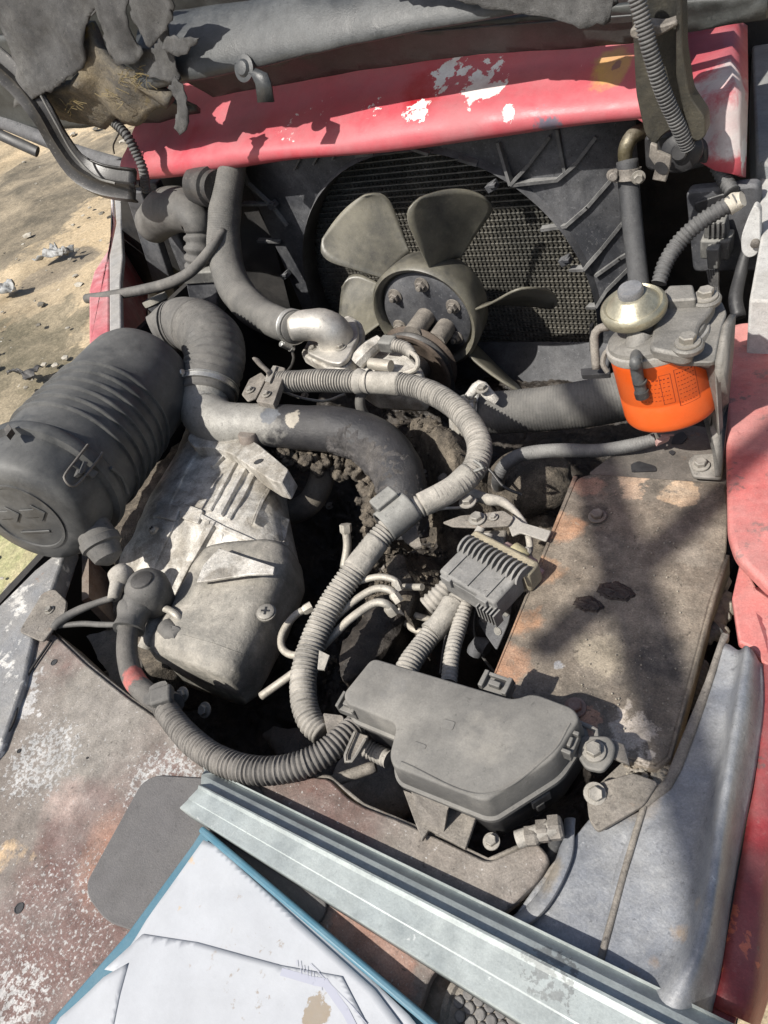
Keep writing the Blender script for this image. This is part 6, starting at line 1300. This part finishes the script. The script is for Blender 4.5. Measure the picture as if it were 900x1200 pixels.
yprism('plug_body', [(820, 282), (856, 282), (854, 306), (820, 304)], .93, .03, M_plast, cn, .003)
yprism('lock_tab', [(827, 292), (842, 292), (842, 316), (829, 316)], .915, .015, M_plast, cn, .002)
for k in range(4): yprism('plug_rib', [(828+k*6, 262), (831+k*6, 262), (831+k*6, 279), (828+k*6, 279)], .930, .006, M_plast, cn, .0005)
for k in range(5):
    bm = NB(); tube(bm, [py(829+k*3, 316, .925), py(831+k*2.5, 326, .92), py(833+k*2, 338, .915), py(838+k*1.5, 350, .905)], .002, seg=6); link(bm, 'wire', M_rubberd, cn)
hose('cable_bundle', 'black wire bundle running down beside the pale pillar', [q(885, 260, .93, 7), q(876, 290, .92, 6), q(868, 320, .90, 7), q(862, 350, .87, 8), q(866, 372, .85, 8)], M_black, 12, cat='cable')
ov = thing('oval_lever', 'pale oval pressed metal lever beside the pillar edge', 'lever', py(880, 276, .88))
yprism('lever', [(884, 240), (891, 246), (891, 290), (886, 300), (876, 303), (869, 296), (868, 278), (876, 256)], .885, .012, M_pale, ov, .003, .012)
bm = NB(); lathe(bm, py(885, 285, .883), V((0, -1, 0)), [(.005, -.002), (.005, .003), (.003, .004)], 16); link(bm, 'pin', M_steel, ov)

# ================================================================== GALVANISED CHANNEL
gb = thing('galvanised_channel', 'long galvanised steel channel lying diagonally across the front deck', 'steel channel', pz(480, 1060, 0))
M_galv = mat('galvanised zinc', (0.34, 0.375, 0.37), .45, .2, dust=(0.40, 0.425, 0.41), dustamt=.4, dscale=12, up=0, base2=(0.27, 0.30, 0.30), b2scale=25, bump=.15, grain=.12,
   spots=[(tuple(pz(640, 1140, .03)), .05, (0.16, 0.17, 0.17), 120, .72, .03)], chips=[((0.55, 0.57, 0.56), 60, .66, .04), ((0.16, 0.17, 0.16), 110, .70, .03)])
a0, a1 = pz(210, 947, .030), pz(612, 1200, .030)
b0, b1 = pz(234, 922, .030), pz(660, 1143, .030)
ext = 1.9
a1 = a0+(a1-a0)*ext; b1 = b0+(b1-b0)*ext; u_ = (b1-b0).normalized()
w0 = b0-a0; w0 = w0-u_*w0.dot(u_)*0; w1 = b1-a1
c0 = pz(241, 900, .008); c1 = pz(660, 1104, .010); c1 = c0+(c1-c0)*ext
rows = []
def gl(p, q_, t): return p.lerp(q_, t)
bm = NB()
for i in range(41):
    t = i/40; A2, B2, C2 = gl(a0, a1, t), gl(b0, b1, t), gl(c0, c1, t)
    n = V((0, 0, 1)); d = (B2-A2)
    pts_ = [A2+V((0, 0, -.028)), A2+V((0, 0, -.002)), A2+d*.03, A2+d*.42-n*.0006, A2+d*.45-n*.0000, A2+d*.90, B2+n*.0025, B2+d*.05+n*.002, B2.lerp(C2, .15)-n*.001, B2.lerp(C2, .55)+n*.003, B2.lerp(C2, .93), C2+n*.004, C2+n*.001, C2-n*.004]
    rows.append([bm.verts.new(p) for p in pts_])
for r0, r1 in zip(rows, rows[1:]):
    for j in range(len(r0)-1): bm.faces.new((r0[j], r1[j], r1[j+1], r0[j+1]))
o = link(bm, 'channel', M_galv, gb, sharp=25); thick(o, .0022)
# ================================================================== BINDER AND PAPERS
bd = thing('blue_binder', 'blue document folder lying on the rusty deck under loose papers', 'folder', pz(280, 1120, .0))
M_blue = mat('blue folder', (0.055, 0.155, 0.215), .45, dust=(0.20, 0.26, 0.29), dustamt=.35, up=0, bump=.1, grain=.06, chips=[((.6, .6, .6), 90, .72, .02)])
bm = NB(); P_ = rnd(pol([(236, 973), (243, 975), (420, 1125), (500, 1196), (600, 1290), (600, 1400), (-20, 1400), (-20, 1290), (60, 1195), (150, 1092), (225, 990)], .010), [.004, .004]+[0]*8+[0]); prism(bm, P_, V((0, 0, -.006))); link(bm, 'cover', M_blue, bd, bevel=.0015)
def wall_s(p0, p1, z0, h):
    a = pz(*p0, z0); b = pz(*p1, z0); d = (b-a).normalized(); n = V((0, 0, 1)).cross(d); bm = NB(); box(bm, (a+b)/2+V((0, 0, h/2)), d, n, V((0, 0, 1)), (b-a).length, .006, h); return bm
link(wall_s((240, 975), (520, 1212), .010, .010), 'spine', M_blue, bd, bevel=.002)
M_paper = mat('soiled paper', (0.415, 0.43, 0.455), .7, dust=(0.32, 0.325, 0.335), dustamt=.3, up=0, bump=.12, bscale=60, grain=.02, gscale=200,
   spots=[(tuple(pz(225, 1015, .02)), .035, (0.50, 0.36, 0.22), 50, .78, .08), (tuple(pz(210, 1050, .02)), .04, (0.45, 0.38, 0.30), 90, .82, .04), (tuple(pz(370, 1185, .02)), .03, (0.26, 0.21, 0.15), 45, .70, .03), (tuple(pz(300, 1130, .02)), .10, (0.30, 0.27, 0.24), 110, .84, .05), (tuple(pz(250, 1100, .02)), .12, (0.35, 0.32, 0.30), 75, .86, .05)])
def crease(p):
    p = V((p.x, p.y, 0)); return .0035*fbm(p, 6, 2)+.0022*abs(noise.noise(p*15+V((3, 1, 0))))-.0016*abs(noise.noise(V((p.x*9+p.y*16, p.y*3, 4))))
def paper(pts, z, amp, seed, label, rot=0, fold=None):
    bm = NB(); P_ = pol(pts, z); vs = [bm.verts.new(p) for p in P_]; bm.faces.new(vs); bmesh.ops.triangulate(bm, faces=bm.faces); subdiv_shape(bm, .008)
    for v in bm.verts: v.co.z += crease(v.co)
    o = link(bm, 'paper_sheet', M_paper, label=label, cat='paper', group='soiled papers in the blue folder', sharp=0); thick(o, .0004); return o
paper([(246, 981), (262, 990), (430, 1142), (480, 1190), (560, 1290), (200, 1290), (240, 1000)], .014, .002, 9, 'lowest white drawing sheet showing along the blue spine')
paper([(238, 984), (252, 990), (345, 1075), (440, 1160), (470, 1200), (520, 1300), (120, 1300), (150, 1110), (170, 1078)], .0158, .0035, 2, 'large crumpled white sheet spotted with rust at its corner')
paper([(166, 1094), (230, 1104), (330, 1132), (402, 1145), (430, 1200), (470, 1300), (60, 1300), (75, 1210), (140, 1140), (122, 1136)], .0163, .0045, 5, 'stained sheet on top with a brown blot')
paper([(121, 1145), (150, 1128), (140, 1165), (130, 1210), (100, 1300), (10, 1300), (70, 1192)], .0168, .005, 13, 'creased sheet corner at the lower left of the folder')
# faint drawing: grey band and ruled marks printed on the sheet beneath
M_prn = mat('grey print', (0.36, 0.37, 0.43), .8, dustamt=0, up=0, bump=0, grain=0)
bm = NB()
def pl(a, b, wpx, z=.0215):
    z = .0171 if z > .022 else .0150; p, q_ = pz(*a, z), pz(*b, z); p.z += crease(p); q_.z += crease(q_); d = (q_-p).normalized(); n = V((0, 0, 1)).cross(d)*wpx*mpp(p)/2; bm.faces.new([bm.verts.new(x) for x in (p-n, q_-n, q_+n, p+n)])
for a, b, w__ in (((330, 1139), (368, 1150), 8), ((368, 1150), (380, 1152), 9), ((380, 1150), (405, 1185), 9), ((405, 1185), (420, 1215), 9)): pl(a, b, w__, .0252)
for k in range(9): pl((348+k*4, 1124+k*3), (350+k*4, 1140+k*3), .8, .0253) if k % 2 else pl((348+k*4, 1126+k*3), (349+k*4, 1134+k*3), .8, .0253)
pl((364, 1130), (412, 1178), .8, .0253); pl((412, 1178), (430, 1200), .8, .0253)
for k in range(10): pl((396+k*6, 1142+k*6), (397+k*6, 1145+k*6), 1.2, .0205)
link(bm, 'printed_drawing', M_prn, label='faint grey printed site drawing lines on the soiled paper', cat='drawing', smooth=False)

# ================================================================== OVERHEAD GUARD of the machine (above the viewer; throws the bar shadows)
og = thing('overhead_guard', 'steel bars of the overhead guard above the engine bay', 'guard')
def shadowbar(p, q_, h, r, e0=.25, e1=.25):
    a = p+SUN*(h/SUN.z); b = q_+SUN*(h/SUN.z); d = (b-a).normalized(); a -= d*e0; b += d*e1; bm = NB(); tube(bm, [a, (a+b)/2, b], r, seg=12, step=.3); link(bm, 'guard_bar', M_redd, og)
shadowbar(pz(705, 575, 0), pz(790, 850, 0), 1.6, .024)
shadowbar(pz(835, 590, 0), pz(640, 760, 0), 1.6, .018, .25, .0)
